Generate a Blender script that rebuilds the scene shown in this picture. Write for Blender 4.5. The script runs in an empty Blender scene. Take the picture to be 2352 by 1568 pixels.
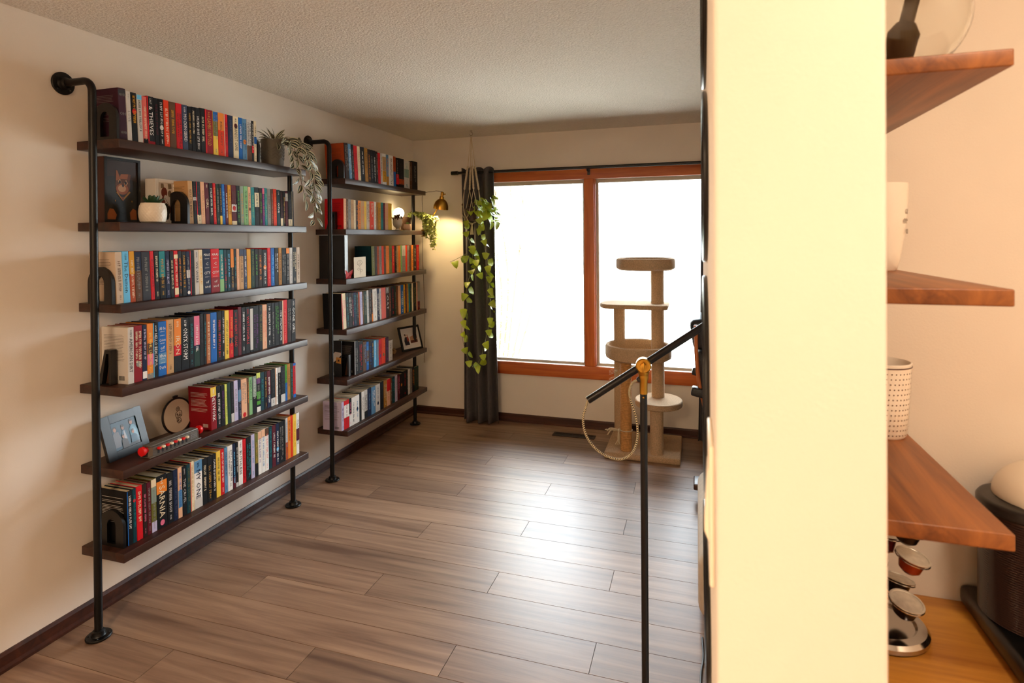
import bpy, bmesh, math, random
from mathutils import Vector, Matrix
D = bpy.data
C = bpy.context.scene.collection
R = math.radians
PI = math.pi

# ---------------------------------------------------------------- materials
def lin(c):
    return tuple((v/12.92 if v <= .04045 else ((v+.055)/1.055)**2.4) for v in c)
def hexc(h):
    return lin(tuple(int(h[i:i+2], 16)/255 for i in (0, 2, 4)))
MATS = {}
def mat(name, col, rough=.5, metal=0, var=0, scale=30, bump=0, bscale=200, coat=0, spec=None, stretch=None):
    if name in MATS: return MATS[name]
    m = D.materials.new(name); m.use_nodes = True
    nt = m.node_tree; b = nt.nodes['Principled BSDF']
    if isinstance(col, str): col = hexc(col)
    b.inputs['Base Color'].default_value = (*col, 1)
    b.inputs['Roughness'].default_value = rough
    b.inputs['Metallic'].default_value = metal
    if coat: b.inputs['Coat Weight'].default_value = coat
    if spec is not None: b.inputs['Specular IOR Level'].default_value = spec
    tc = None
    if var or bump:
        tc = nt.nodes.new('ShaderNodeTexCoord')
        mp = nt.nodes.new('ShaderNodeMapping'); nt.links.new(tc.outputs['Object'], mp.inputs[0])
        if stretch: mp.inputs['Scale'].default_value = stretch
    if var:
        n = nt.nodes.new('ShaderNodeTexNoise'); n.inputs['Scale'].default_value = scale; n.inputs['Detail'].default_value = 5
        nt.links.new(mp.outputs[0], n.inputs['Vector'])
        r = nt.nodes.new('ShaderNodeValToRGB'); nt.links.new(n.outputs['Fac'], r.inputs[0])
        r.color_ramp.elements[0].position = .3; r.color_ramp.elements[1].position = .7
        r.color_ramp.elements[0].color = (*[max(0, v*(1-var)) for v in col], 1)
        r.color_ramp.elements[1].color = (*[min(1, v*(1+var)) for v in col], 1)
        nt.links.new(r.outputs[0], b.inputs['Base Color'])
    if bump:
        n2 = nt.nodes.new('ShaderNodeTexNoise'); n2.inputs['Scale'].default_value = bscale; n2.inputs['Detail'].default_value = 4
        nt.links.new(mp.outputs[0], n2.inputs['Vector'])
        bp = nt.nodes.new('ShaderNodeBump'); bp.inputs['Strength'].default_value = bump; bp.inputs['Distance'].default_value = .01
        nt.links.new(n2.outputs['Fac'], bp.inputs['Height']); nt.links.new(bp.outputs[0], b.inputs['Normal'])
    MATS[name] = m
    return m
def wood(name, c1, c2, rough=.45, axis='x', scale=1.0, attr=False, coat=0, rings=False):
    """grain along one object axis"""
    if name in MATS: return MATS[name]
    m = D.materials.new(name); m.use_nodes = True; nt = m.node_tree; b = nt.nodes['Principled BSDF']
    tc = nt.nodes.new('ShaderNodeTexCoord'); mp = nt.nodes.new('ShaderNodeMapping')
    nt.links.new(tc.outputs['Object'], mp.inputs[0])
    s = {'x': (1.3, 22, 22), 'y': (22, 1.3, 22), 'z': (22, 22, 1.3)}[axis]
    mp.inputs['Scale'].default_value = tuple(v*scale for v in s)
    vec = mp.outputs[0]
    if attr:
        a = nt.nodes.new('ShaderNodeAttribute'); a.attribute_name = 'plank'
        sc = nt.nodes.new('ShaderNodeVectorMath'); sc.operation = 'SCALE'; sc.inputs['Scale'].default_value = 37
        nt.links.new(a.outputs['Color'], sc.inputs[0])
        ad = nt.nodes.new('ShaderNodeVectorMath'); ad.operation = 'ADD'
        nt.links.new(vec, ad.inputs[0]); nt.links.new(sc.outputs[0], ad.inputs[1]); vec = ad.outputs[0]
    n = nt.nodes.new('ShaderNodeTexNoise'); n.inputs['Scale'].default_value = 1.0; n.inputs['Detail'].default_value = 7
    n.inputs['Roughness'].default_value = .62; n.inputs['Distortion'].default_value = 1.2 if rings else .5
    nt.links.new(vec, n.inputs['Vector'])
    r = nt.nodes.new('ShaderNodeValToRGB'); nt.links.new(n.outputs['Fac'], r.inputs[0])
    r.color_ramp.elements[0].position = .32; r.color_ramp.elements[1].position = .68
    r.color_ramp.elements[0].color = (*hexc(c1), 1); r.color_ramp.elements[1].color = (*hexc(c2), 1)
    out = r.outputs[0]
    if attr:
        sp = nt.nodes.new('ShaderNodeSeparateColor'); nt.links.new(a.outputs['Color'], sp.inputs[0])
        mr = nt.nodes.new('ShaderNodeMapRange'); mr.inputs['To Min'].default_value = .78; mr.inputs['To Max'].default_value = 1.16
        nt.links.new(sp.outputs[0], mr.inputs[0])
        mx = nt.nodes.new('ShaderNodeVectorMath'); mx.operation = 'SCALE'
        nt.links.new(out, mx.inputs[0]); nt.links.new(mr.outputs[0], mx.inputs['Scale']); out = mx.outputs[0]
    nt.links.new(out, b.inputs['Base Color'])
    b.inputs['Roughness'].default_value = rough
    if coat: b.inputs['Coat Weight'].default_value = coat; b.inputs['Coat Roughness'].default_value = .25
    bp = nt.nodes.new('ShaderNodeBump'); bp.inputs['Strength'].default_value = .12; bp.inputs['Distance'].default_value = .003
    nt.links.new(n.outputs['Fac'], bp.inputs['Height']); nt.links.new(bp.outputs[0], b.inputs['Normal'])
    MATS[name] = m
    return m
def glow(name, col, s):
    m = D.materials.new(name); m.use_nodes = True; b = m.node_tree.nodes['Principled BSDF']
    b.inputs['Base Color'].default_value = (1, 1, 1, 1)
    b.inputs['Emission Color'].default_value = (*col, 1); b.inputs['Emission Strength'].default_value = s
    MATS[name] = m; return m
def pane_glass(name, tint=(.98, .99, 1)):
    m = D.materials.new(name); m.use_nodes = True; nt = m.node_tree; nt.nodes.clear()
    o = nt.nodes.new('ShaderNodeOutputMaterial'); t = nt.nodes.new('ShaderNodeBsdfTransparent'); g = nt.nodes.new('ShaderNodeBsdfGlossy')
    t.inputs[0].default_value = (*tint, 1); g.inputs['Roughness'].default_value = .02
    lw = nt.nodes.new('ShaderNodeFresnel'); lw.inputs[0].default_value = 1.35
    mx = nt.nodes.new('ShaderNodeMixShader'); nt.links.new(lw.outputs[0], mx.inputs[0]); nt.links.new(t.outputs[0], mx.inputs[1]); nt.links.new(g.outputs[0], mx.inputs[2])
    nt.links.new(mx.outputs[0], o.inputs[0]); MATS[name] = m; return m

# ---------------------------------------------------------------- mesh builder
class MB:
    def __init__(s): s.v = []; s.f = []; s.m = []; s.sm = []
    def add(s, vs, fs, mi=0, smooth=False):
        o = len(s.v); s.v += [tuple(v) for v in vs]
        for f in fs: s.f.append(tuple(i+o for i in f)); s.m.append(mi); s.sm.append(smooth)
        return s
    def box(s, a, b, mi=0, mtx=None):
        x0, y0, z0 = a; x1, y1, z1 = b
        vs = [(x0,y0,z0),(x1,y0,z0),(x1,y1,z0),(x0,y1,z0),(x0,y0,z1),(x1,y0,z1),(x1,y1,z1),(x0,y1,z1)]
        if mtx: vs = [mtx @ Vector(v) for v in vs]
        return s.add(vs, [(0,3,2,1),(4,5,6,7),(0,1,5,4),(1,2,6,5),(2,3,7,6),(3,0,4,7)], mi)
    def rbox(s, a, b, r, mi=0, mtx=None, seg=3):
        """box with all edges rounded"""
        bm = bmesh.new(); bmesh.ops.create_cube(bm, size=1)
        for v in bm.verts: v.co = Vector([a[i]+(v.co[i]+.5)*(b[i]-a[i]) for i in range(3)])
        bmesh.ops.bevel(bm, geom=bm.edges[:], offset=r, segments=seg, profile=.5, affect='EDGES')
        bm.verts.index_update()
        vs = [(mtx @ v.co if mtx else v.co.copy()) for v in bm.verts]
        s.add(vs, [tuple(v.index for v in f.verts) for f in bm.faces], mi, True); bm.free(); return s
    def prism(s, pts, axis, lo, hi, mi=0, mtx=None, smooth=False):
        """2D polygon extruded along an axis: x -> (y,z), y -> (x,z), z -> (x,y)"""
        def mk(p, t):
            return {'x': (t, p[0], p[1]), 'y': (p[0], t, p[1]), 'z': (p[0], p[1], t)}[axis]
        n = len(pts); vs = [mk(p, lo) for p in pts]+[mk(p, hi) for p in pts]
        if mtx: vs = [mtx @ Vector(v) for v in vs]
        s.add(vs, [tuple(range(n)), tuple(range(2*n-1, n-1, -1))], mi)
        o = len(s.v)-2*n
        for i in range(n):
            j = (i+1) % n; s.f.append((o+i, o+n+i, o+n+j, o+j)); s.m.append(mi); s.sm.append(smooth)
        return s
    def tube(s, path, r, seg=10, mi=0, caps=True, mis=None):
        path = [Vector(p) for p in path]; n = len(path); rs = r if isinstance(r, (list, tuple)) else [r]*n
        rings = []; up = None
        for i, p in enumerate(path):
            t = (path[min(i+1, n-1)]-path[max(i-1, 0)]).normalized()
            if up is None:
                up = Vector((0, 0, 1)) if abs(t.z) < .9 else Vector((1, 0, 0))
            a = (up - t*up.dot(t))
            if a.length < 1e-6: a = t.orthogonal()
            a.normalize(); b = t.cross(a); up = a
            rings.append([p+(a*math.cos(2*PI*k/seg)+b*math.sin(2*PI*k/seg))*rs[i] for k in range(seg)])
        o = len(s.v)
        for rg in rings: s.v += [tuple(v) for v in rg]
        for i in range(n-1):
            for k in range(seg):
                k2 = (k+1) % seg
                s.f.append((o+i*seg+k, o+i*seg+k2, o+(i+1)*seg+k2, o+(i+1)*seg+k)); s.sm.append(True)
                s.m.append(mi if mis is None else mis(i, k))
        if caps:
            s.f.append(tuple(o+k for k in range(seg-1, -1, -1))); s.m.append(mi); s.sm.append(False)
            s.f.append(tuple(o+(n-1)*seg+k for k in range(seg))); s.m.append(mi); s.sm.append(False)
        return s
    def lathe(s, prof, c=(0, 0, 0), seg=32, mi=0, mtx=None, close=False, mis=None, rfun=None):
        """profile of (r, z), optionally closed"""
        n = len(prof); o = len(s.v)
        for i, (r, z) in enumerate(prof):
            for k in range(seg):
                a = 2*PI*k/seg; rr = r*(rfun(i, a) if rfun else 1)
                v = Vector((rr*math.cos(a), rr*math.sin(a), z))
                if mtx: v = mtx @ v
                s.v.append((v.x+c[0], v.y+c[1], v.z+c[2]))
        for i in range(n if close else n-1):
            j = (i+1) % n
            for k in range(seg):
                k2 = (k+1) % seg
                s.f.append((o+i*seg+k, o+i*seg+k2, o+j*seg+k2, o+j*seg+k)); s.sm.append(True)
                s.m.append(mi if mis is None else mis(i, k))
        if not close:
            if prof[0][0] > 1e-5: s.f.append(tuple(o+k for k in range(seg-1, -1, -1))); s.m.append(mi); s.sm.append(False)
            if prof[-1][0] > 1e-5: s.f.append(tuple(o+(n-1)*seg+k for k in range(seg))); s.m.append(mi if mis is None else mis(n-2, 0)); s.sm.append(False)
        return s
    def ball(s, c, r, mi=0, seg=20, rings=12, mtx=None):
        rx, ry, rz = r if isinstance(r, (tuple, list)) else (r, r, r)
        M2 = Matrix.Diagonal((rx, ry, rz, 1))
        if mtx: M2 = mtx @ M2
        prof = [(max(1e-6, math.sin(PI*i/rings)), -math.cos(PI*i/rings)) for i in range(rings+1)]
        return s.lathe(prof, c, seg, mi, M2)
    def poly(s, pts, mi=0): return s.add(pts, [tuple(range(len(pts)))], mi)
    def build(s, name, mats, parent=None, loc=None, sharp=35, bevel=0, rot=None):
        me = D.meshes.new(name)
        if loc is None: loc = parent['_loc'] if parent is not None and '_loc' in parent else (0, 0, 0)
        L = Vector(loc)
        me.from_pydata([tuple(Vector(v)-L) for v in s.v], [], s.f)
        for m in (mats if isinstance(mats, (list, tuple)) else [mats]): me.materials.append(m)
        me.polygons.foreach_set('material_index', s.m); me.polygons.foreach_set('use_smooth', s.sm)
        bm = bmesh.new(); bm.from_mesh(me); bmesh.ops.remove_doubles(bm, verts=bm.verts, dist=1e-6)
        bm.to_mesh(me); bm.free()
        me.update()
        if any(s.sm): me.set_sharp_from_angle(angle=R(sharp))
        o = D.objects.new(name, me); C.objects.link(o)
        if parent is not None: o.parent = parent
        else: o.location = L
        if bevel:
            b = o.modifiers.new('bevel', 'BEVEL'); b.width = bevel; b.segments = 2; b.limit_method = 'ANGLE'
        return o
ROOTS = []
def tag(o, label, cat, group=None, kind=None):
    o['label'] = label; o['category'] = cat
    if group: o['group'] = group
    if kind: o['kind'] = kind
    return o
def thing(name, loc, label, cat, group=None):
    o = D.objects.new(name, None); C.objects.link(o); o.location = loc; o.empty_display_size = .05
    ROOTS.append((o, tuple(loc))); LOC[o.name] = Vector(loc)
    return tag(o, label, cat, group)
LOC = {}
def part(mb, name, mats, parent, **k):
    """a mesh given in world coordinates, parented to a thing (or to a part of it)"""
    p = parent; L = Vector((0, 0, 0))
    while p is not None:
        if p.name in LOC: L = LOC[p.name]; break
        p = p.parent
    o = mb.build(name, mats, parent, loc=L, **k)
    return o
def single(mb, name, mats, loc, label, cat, group=None, **k):
    return tag(mb.build(name, mats, None, loc=loc, **k), label, cat, group)
def struct(mb, name, mats, loc=(0, 0, 0), parent=None, **k):
    o = mb.build(name, mats, parent, loc=loc, **k); o['kind'] = 'structure'; return o
def arc(c, r, a0, a1, n, plane):
    out = []
    for i in range(n+1):
        a = a0+(a1-a0)*i/n; u, v = r*math.cos(a), r*math.sin(a)
        out.append({'xz': (c[0]+u, c[1], c[2]+v), 'yz': (c[0], c[1]+u, c[2]+v), 'xy': (c[0]+u, c[1]+v, c[2])}[plane])
    return out
def spline(pts, n=8):
    """Catmull-Rom through points"""
    P = [Vector(p) for p in pts]; P = [P[0]*2-P[1]]+P+[P[-1]*2-P[-2]]; out = []
    for i in range(1, len(P)-2):
        for k in range(n):
            t = k/n; a, b, c, d = P[i-1], P[i], P[i+1], P[i+2]
            out.append(.5*((2*b)+(c-a)*t+(2*a-5*b+4*c-d)*t*t+(3*b-a-3*c+d)*t**3))
    out.append(P[-2]); return out

# lettering: real glyph outlines, made flat
TEXTS = {}
def text_meshes(strings):
    obs = []
    for t in strings:
        cu = D.curves.new('lettering', 'FONT'); cu.body = t; cu.size = 1; cu.resolution_u = 1; cu.fill_mode = 'FRONT'
        o = D.objects.new('lettering', cu); C.objects.link(o); obs.append((t, o, cu))
    dg = bpy.context.evaluated_depsgraph_get(); dg.update()
    for t, o, cu in obs:
        ev = o.evaluated_get(dg); me = ev.to_mesh()
        vs = [v.co.copy() for v in me.vertices]; fs = [tuple(p.vertices) for p in me.polygons]
        ev.to_mesh_clear()
        x0 = min(v.x for v in vs); x1 = max(v.x for v in vs); y0 = min(v.y for v in vs); y1 = max(v.y for v in vs)
        TEXTS[t] = ([(v.x-x0, v.y-y0) for v in vs], fs, x1-x0, y1-y0)
    for t, o, cu in obs: D.objects.remove(o); D.curves.remove(cu)
def put_text(mb, t, o, ux, uy, L, H, mi, fit=True):
    """text in a box L x H that starts at o, baseline along ux, up along uy"""
    vs, fs, w, h = TEXTS[t]; sx, sy = L/w, H/h
    if fit: sx = min(sx, sy*1.25); sy = min(sy, sx*1.7)
    o, ux, uy = Vector(o), Vector(ux), Vector(uy); n = ux.cross(uy)
    ox = (L-w*sx)/2; oy = (H-h*sy)/2
    V = [o+ux*(ox+a*sx)+uy*(oy+b*sy) for a, b in vs]
    mb.add(V, fs, mi)
def scribble(mb, rng, o, ux, uy, L, H, mi, words=(3, 8)):
    """lettering too small to read in the photograph: rows of short strokes"""
    o, ux, uy = Vector(o), Vector(ux), Vector(uy); x = 0
    def q(a, b, c, d): mb.poly([o+ux*a+uy*c, o+ux*b+uy*c, o+ux*b+uy*d, o+ux*a+uy*d], mi)
    while x < L-H*.3:
        for k in range(rng.randint(*words)):
            w = H*rng.uniform(.34, .6); t = max(.0005, H*.15)
            if x+w > L: break
            q(x, x+t, 0, H)
            c = rng.random()
            if c < .45: q(x+t, x+w-t*.3, H*.42, H*.42+t)
            elif c < .75: q(x+t, x+w-t*.3, H-t, H)
            else: q(x+t, x+w-t*.3, 0, t)
            if rng.random() < .6: q(x+w-t, x+w, 0 if rng.random() < .5 else H*.4, H)
            x += w+H*.2
        x += H*.5

EXPOSURE = 0.0
SKY, KITCHEN, COUNTER, LAMP, GLOBE = 23.0, 74.0, 15.0, 16.0, 4.0

# ---------------------------------------------------------------- surfaces
WALL = mat('wall_paint', 'E6DCD0', .75, var=.03, scale=3, bump=.05, bscale=260)
CEIL = mat('popcorn_ceiling', 'DDD5C9', .9, var=.05, scale=60, bump=.9, bscale=95)
FLOORM = wood('oak_laminate', '6A5040', '9C7F68', .40, 'x', .9, attr=True)
GAP = mat('plank_gap', '3A2A20', .8)
TRIM = wood('stained_baseboard', '2A130B', '4C2616', .38, 'x', 1.2)
CASING = wood('fir_casing', 'A4481B', 'CE7030', .42, 'x', 1.0)
CASINGV = wood('fir_casing_upright', 'A4481B', 'CE7030', .42, 'z', 1.0)
SASH = mat('grey_sash', 'BDB3A4', .5)
SHELFW = wood('dark_stained_shelf', '24120C', '44261A', .42, 'y', 1.3)
PIPE = mat('black_pipe', '0C0B0A', .38, metal=.35, var=.2, scale=60)
BLACK = mat('matte_black', '0B0B0B', .5)
SATIN = mat('satin_black', '0D0D0E', .3)
WHITE = mat('white_paint', 'EDE8E0', .5)
BRASS = mat('brushed_brass', 'C8933A', .28, metal=1)
CHROME = mat('chrome', 'C9C6C2', .12, metal=1)
PANE = pane_glass('window_glass')

YW, XR, ZC, YB = 3.0, 3.62, 2.454, -3.3       # far wall, right wall, ceiling, wall behind the camera
# floor: one laminate floor, its boards run from wall to wall
rng = random.Random(4)
me_v, me_f, cols = [], [], []
fl = MB(); pc = []
fl.box((-.05, YB, -.04), (XR+.05, YW+.05, -.0025), 1); pc += [(0, 0, 0)]*6
k = -26
while True:
    y0 = .833+.171*k; k += 1
    if y0 > YW: break
    y1 = min(y0+.171, YW)
    if y1 < YB: continue
    y0 = max(y0, YB)
    kk = k-1; x = .515*(1+kk % 3)-1.545; 
    while x < XR:
        a, b = max(0, x), min(XR, x+1.545); x += 1.545
        if b-a < .01: continue
        g = .0012; c = (rng.random(), rng.random(), rng.random())
        fl.box((a+g, y0+g, -.003), (b-g, y1-g, 0), 0); pc += [c]*6
o = fl.build('floor', [FLOORM, GAP]); o['kind'] = 'structure'
ca = o.data.color_attributes.new('plank', 'FLOAT_COLOR', 'CORNER')
for p in o.data.polygons:
    for li in p.loop_indices: ca.data[li].color = (*pc[p.index], 1)
struct(MB().box((-.1, YB-.1, ZC), (XR+.1, YW+.12, ZC+.1)), 'ceiling', CEIL)
struct(MB().box((-.12, YB-.1, 0), (0, YW+.12, ZC)), 'wall_left', WALL)
WX0, WX1, WZ0, WZ1 = .70, 2.66, .513, 2.049   # the opening of the window
w = MB()
w.box((0, YW, 0), (WX0, YW+.12, ZC)).box((WX1, YW, 0), (XR, YW+.12, ZC))
w.box((WX0, YW, 0), (WX1, YW+.12, WZ0)).box((WX0, YW, WZ1), (WX1, YW+.12, ZC))
struct(w, 'wall_far', WALL)
struct(MB().box((XR, YB-.1, 0), (XR+.12, YW+.12, ZC)), 'wall_right', WALL)
struct(MB().box((0, YB-.12, 0), (XR, YB, ZC)), 'wall_behind', WALL)
struct(MB().rbox((2.4545, -1.258, 0), (2.5745, -.298, ZC), .004), 'wall_partition', WALL)
struct(MB().box((2.5745, -.418, 0), (XR, -.298, ZC)), 'wall_kitchen', WALL)
# baseboards with a thin shoe moulding
def baseboard(name, a, b, nx, ny):
    m = MB(); h = .066
    prof = [(0, .0008), (.024, .0008), (.024, .012), (.014, .02), (.014, h-.01), (.006, h), (0, h)]
    if nx: m.prism(prof, 'y', a, b)
    else: m.prism([(ny-p[0], p[1]) for p in prof], 'x', a, b)
    return struct(m, name, TRIM)
baseboard('baseboard_left', YB, YW, 1, 0)
baseboard('baseboard_far', .02, XR, 0, YW)
# the window: fir casing, centre mullion, grey inner sash, two panes
win = D.objects.new('window_1', None); C.objects.link(win); win['kind'] = 'structure'; win.location = (1.6, YW, WZ0); LOC['window_1'] = Vector(win.location)
def wpart(mb, name, m, **k): o = part(mb, name, m, win, **k); o['kind'] = 'structure'; return o
wpart(MB().rbox((WX0-.09, YW-.02, 2.049), (WX1+.09, YW, 2.142), .003), 'top_casing', CASING)
wpart(MB().rbox((WX0-.09, YW-.022, .407), (WX1+.09, YW, .513), .003), 'bottom_casing', CASING)
wpart(MB().rbox((WX0-.09, YW-.02, .513), (WX0, YW, 2.049), .003), 'side_casing', CASINGV)
wpart(MB().rbox((WX1, YW-.02, .513), (WX1+.09, YW, 2.049), .003), 'side_casing', CASINGV)
wpart(MB().rbox((1.557, YW-.018, .513), (1.641, YW+.07, 2.049), .004).box((1.641, YW+.0, .513), (1.649, YW+.07, 2.049)), 'mullion', CASINGV)
sash = MB()
for a, b in ((WX0, 1.557), (1.649, WX1)):
    sash.box((a, YW+.045, 2.02), (b, YW+.085, 2.049)).box((a, YW+.045, .513), (b, YW+.085, .53))
    sash.box((a, YW+.045, .53), (a+.02, YW+.085, 2.02)).box((b-.02, YW+.045, .53), (b, YW+.085, 2.02))
wpart(sash, 'sash', SASH)
wpart(MB().box((WX0+.02, YW+.062, .53), (1.537, YW+.066, 2.02)), 'pane', PANE)
wpart(MB().box((1.669, YW+.062, .53), (WX1-.02, YW+.066, 2.02)), 'pane', PANE)
wpart(MB().box((WX0, YW+.07, .5), (WX1, YW+.14, .514)), 'sill', SASH)
# outside: pale concrete yard and a creeper-clad fence to the left of the view
struct(MB().box((-8, YW+.14, -.4), (12, 16, -.25)), 'ground', mat('concrete_yard', 'C9C3B8', .8, var=.08, scale=4))
struct(MB().box((-6, 15, -.3), (11, 15.15, 2.6)), 'wall_yard', mat('pale_stucco', 'E8E4DC', .8, var=.04, scale=6))
def leaf_quads(mb, rng, c, n, size, spread, mi=0):
    for _ in range(n):
        p = Vector(c)+Vector((rng.gauss(0, spread[0]), rng.gauss(0, spread[1]), rng.gauss(0, spread[2])))
        a = Vector((rng.uniform(-1, 1), rng.uniform(-1, 1), rng.uniform(-.6, .6))).normalized()
        b = a.cross(Vector((rng.uniform(-1, 1), rng.uniform(-1, 1), rng.uniform(-1, 1)))).normalized(); s = size*rng.uniform(.6, 1.3)
        mb.add([p-a*s, p-a*s*.2+b*s*.45, p+a*s, p-a*s*.2-b*s*.45], [(0, 1, 2, 3)], mi)
rng = random.Random(9)
tr = thing('garden_shrub', (-.05, 5.6, -.25), 'tall pale shrub outside behind the left edge of the window', 'shrub')
st = MB(); fo = MB()
for i in range(7):
    x = -.45+.13*i; st.tube(spline([(x*.4-.03, 5.6, -.25), (x+.1, 5.6+.1*math.sin(i), 1.0), (x+.2*math.sin(i*2), 5.6, 2.2), (x-.1, 5.5, 2.9)]), .014, 6)
for i in range(26):
    z = -.1+3.1*i/25; leaf_quads(fo, rng, (-.1+.12*math.sin(i*1.7), 5.6, z), 60, .045, (.17, .2, .1))
part(st, 'stem', mat('bark', '6B5A45', .8), tr)
part(fo, 'foliage', mat('pale_leaf', 'A9AE78', .6, var=.25, scale=3), tr)

# ---------------------------------------------------------------- camera
cam = D.cameras.new('camera'); co = D.objects.new('camera', cam); C.objects.link(co)
yaw, pitch, roll = .308, -.0062, -.0078
f = Vector((-math.sin(yaw)*math.cos(pitch), math.cos(yaw)*math.cos(pitch), math.sin(pitch)))
r = Vector((math.cos(yaw), math.sin(yaw), 0)); u = r.cross(f)
r2 = r*math.cos(roll)+u*math.sin(roll); u2 = -r*math.sin(roll)+u*math.cos(roll)
co.matrix_world = Matrix(((r2.x, u2.x, -f.x, 2.4411), (r2.y, u2.y, -f.y, -1.7483), (r2.z, u2.z, -f.z, 1.575), (0, 0, 0, 1)))
cam.sensor_width = 36; cam.lens = 1336.34/2352*36; cam.shift_x = 0; cam.shift_y = -(784-553.21)/2352
cam.clip_start = .02; cam.clip_end = 100
cam.dof.use_dof = True; cam.dof.focus_distance = 3.3; cam.dof.aperture_fstop = 7
bpy.context.scene.camera = co
sc = bpy.context.scene
sc.view_settings.view_transform = 'Standard'; sc.view_settings.look = 'None'; sc.view_settings.gamma = 1
sc.view_settings.use_curve_mapping = False; sc.view_settings.exposure = EXPOSURE
sc.cycles.use_denoising = True
sc.cycles.max_bounces = 10; sc.cycles.diffuse_bounces = 6; sc.cycles.transparent_max_bounces = 16; sc.cycles.sample_clamp_indirect = 8
sc.cycles.caustics_reflective = False; sc.cycles.caustics_refractive = False

# ---------------------------------------------------------------- light: daylight, the kitchen lamp, the plant lamp
wd = D.worlds.new('daylight'); sc.world = wd; wd.use_nodes = True
bg = wd.node_tree.nodes['Background']; bg.inputs[0].default_value = (.86, .95, 1.0, 1); bg.inputs[1].default_value = SKY
def lamp(name, kind, loc, energy, col, size=.1, rot=None, **k):
    l = D.lights.new(name, kind); l.energy = energy; l.color = col
    if kind == 'AREA': l.size = size; 
    else: l.shadow_soft_size = size
    for a, v in k.items(): setattr(l, a, v)
    o = D.objects.new(name, l); C.objects.link(o); o.location = loc
    if rot: o.rotation_euler = rot
    return o
p = lamp('window_daylight', 'AREA', (1.68, YW+.2, 1.28), 1, (1, 1, 1), 2.0, (R(-90), 0, 0), shape='RECTANGLE', size_y=1.6)
p.data.size = 2.0; p.data.cycles.is_portal = True
lamp('kitchen_ceiling_light', 'AREA', (1.55, -2.75, 2.40), KITCHEN, (1, .73, .47), .55, (0, 0, 0), shape='DISK')
lamp('kitchen_counter_light', 'AREA', (3.15, -1.5, 2.38), COUNTER, (1, .80, .58), .3, (0, 0, 0), shape='DISK')

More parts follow.
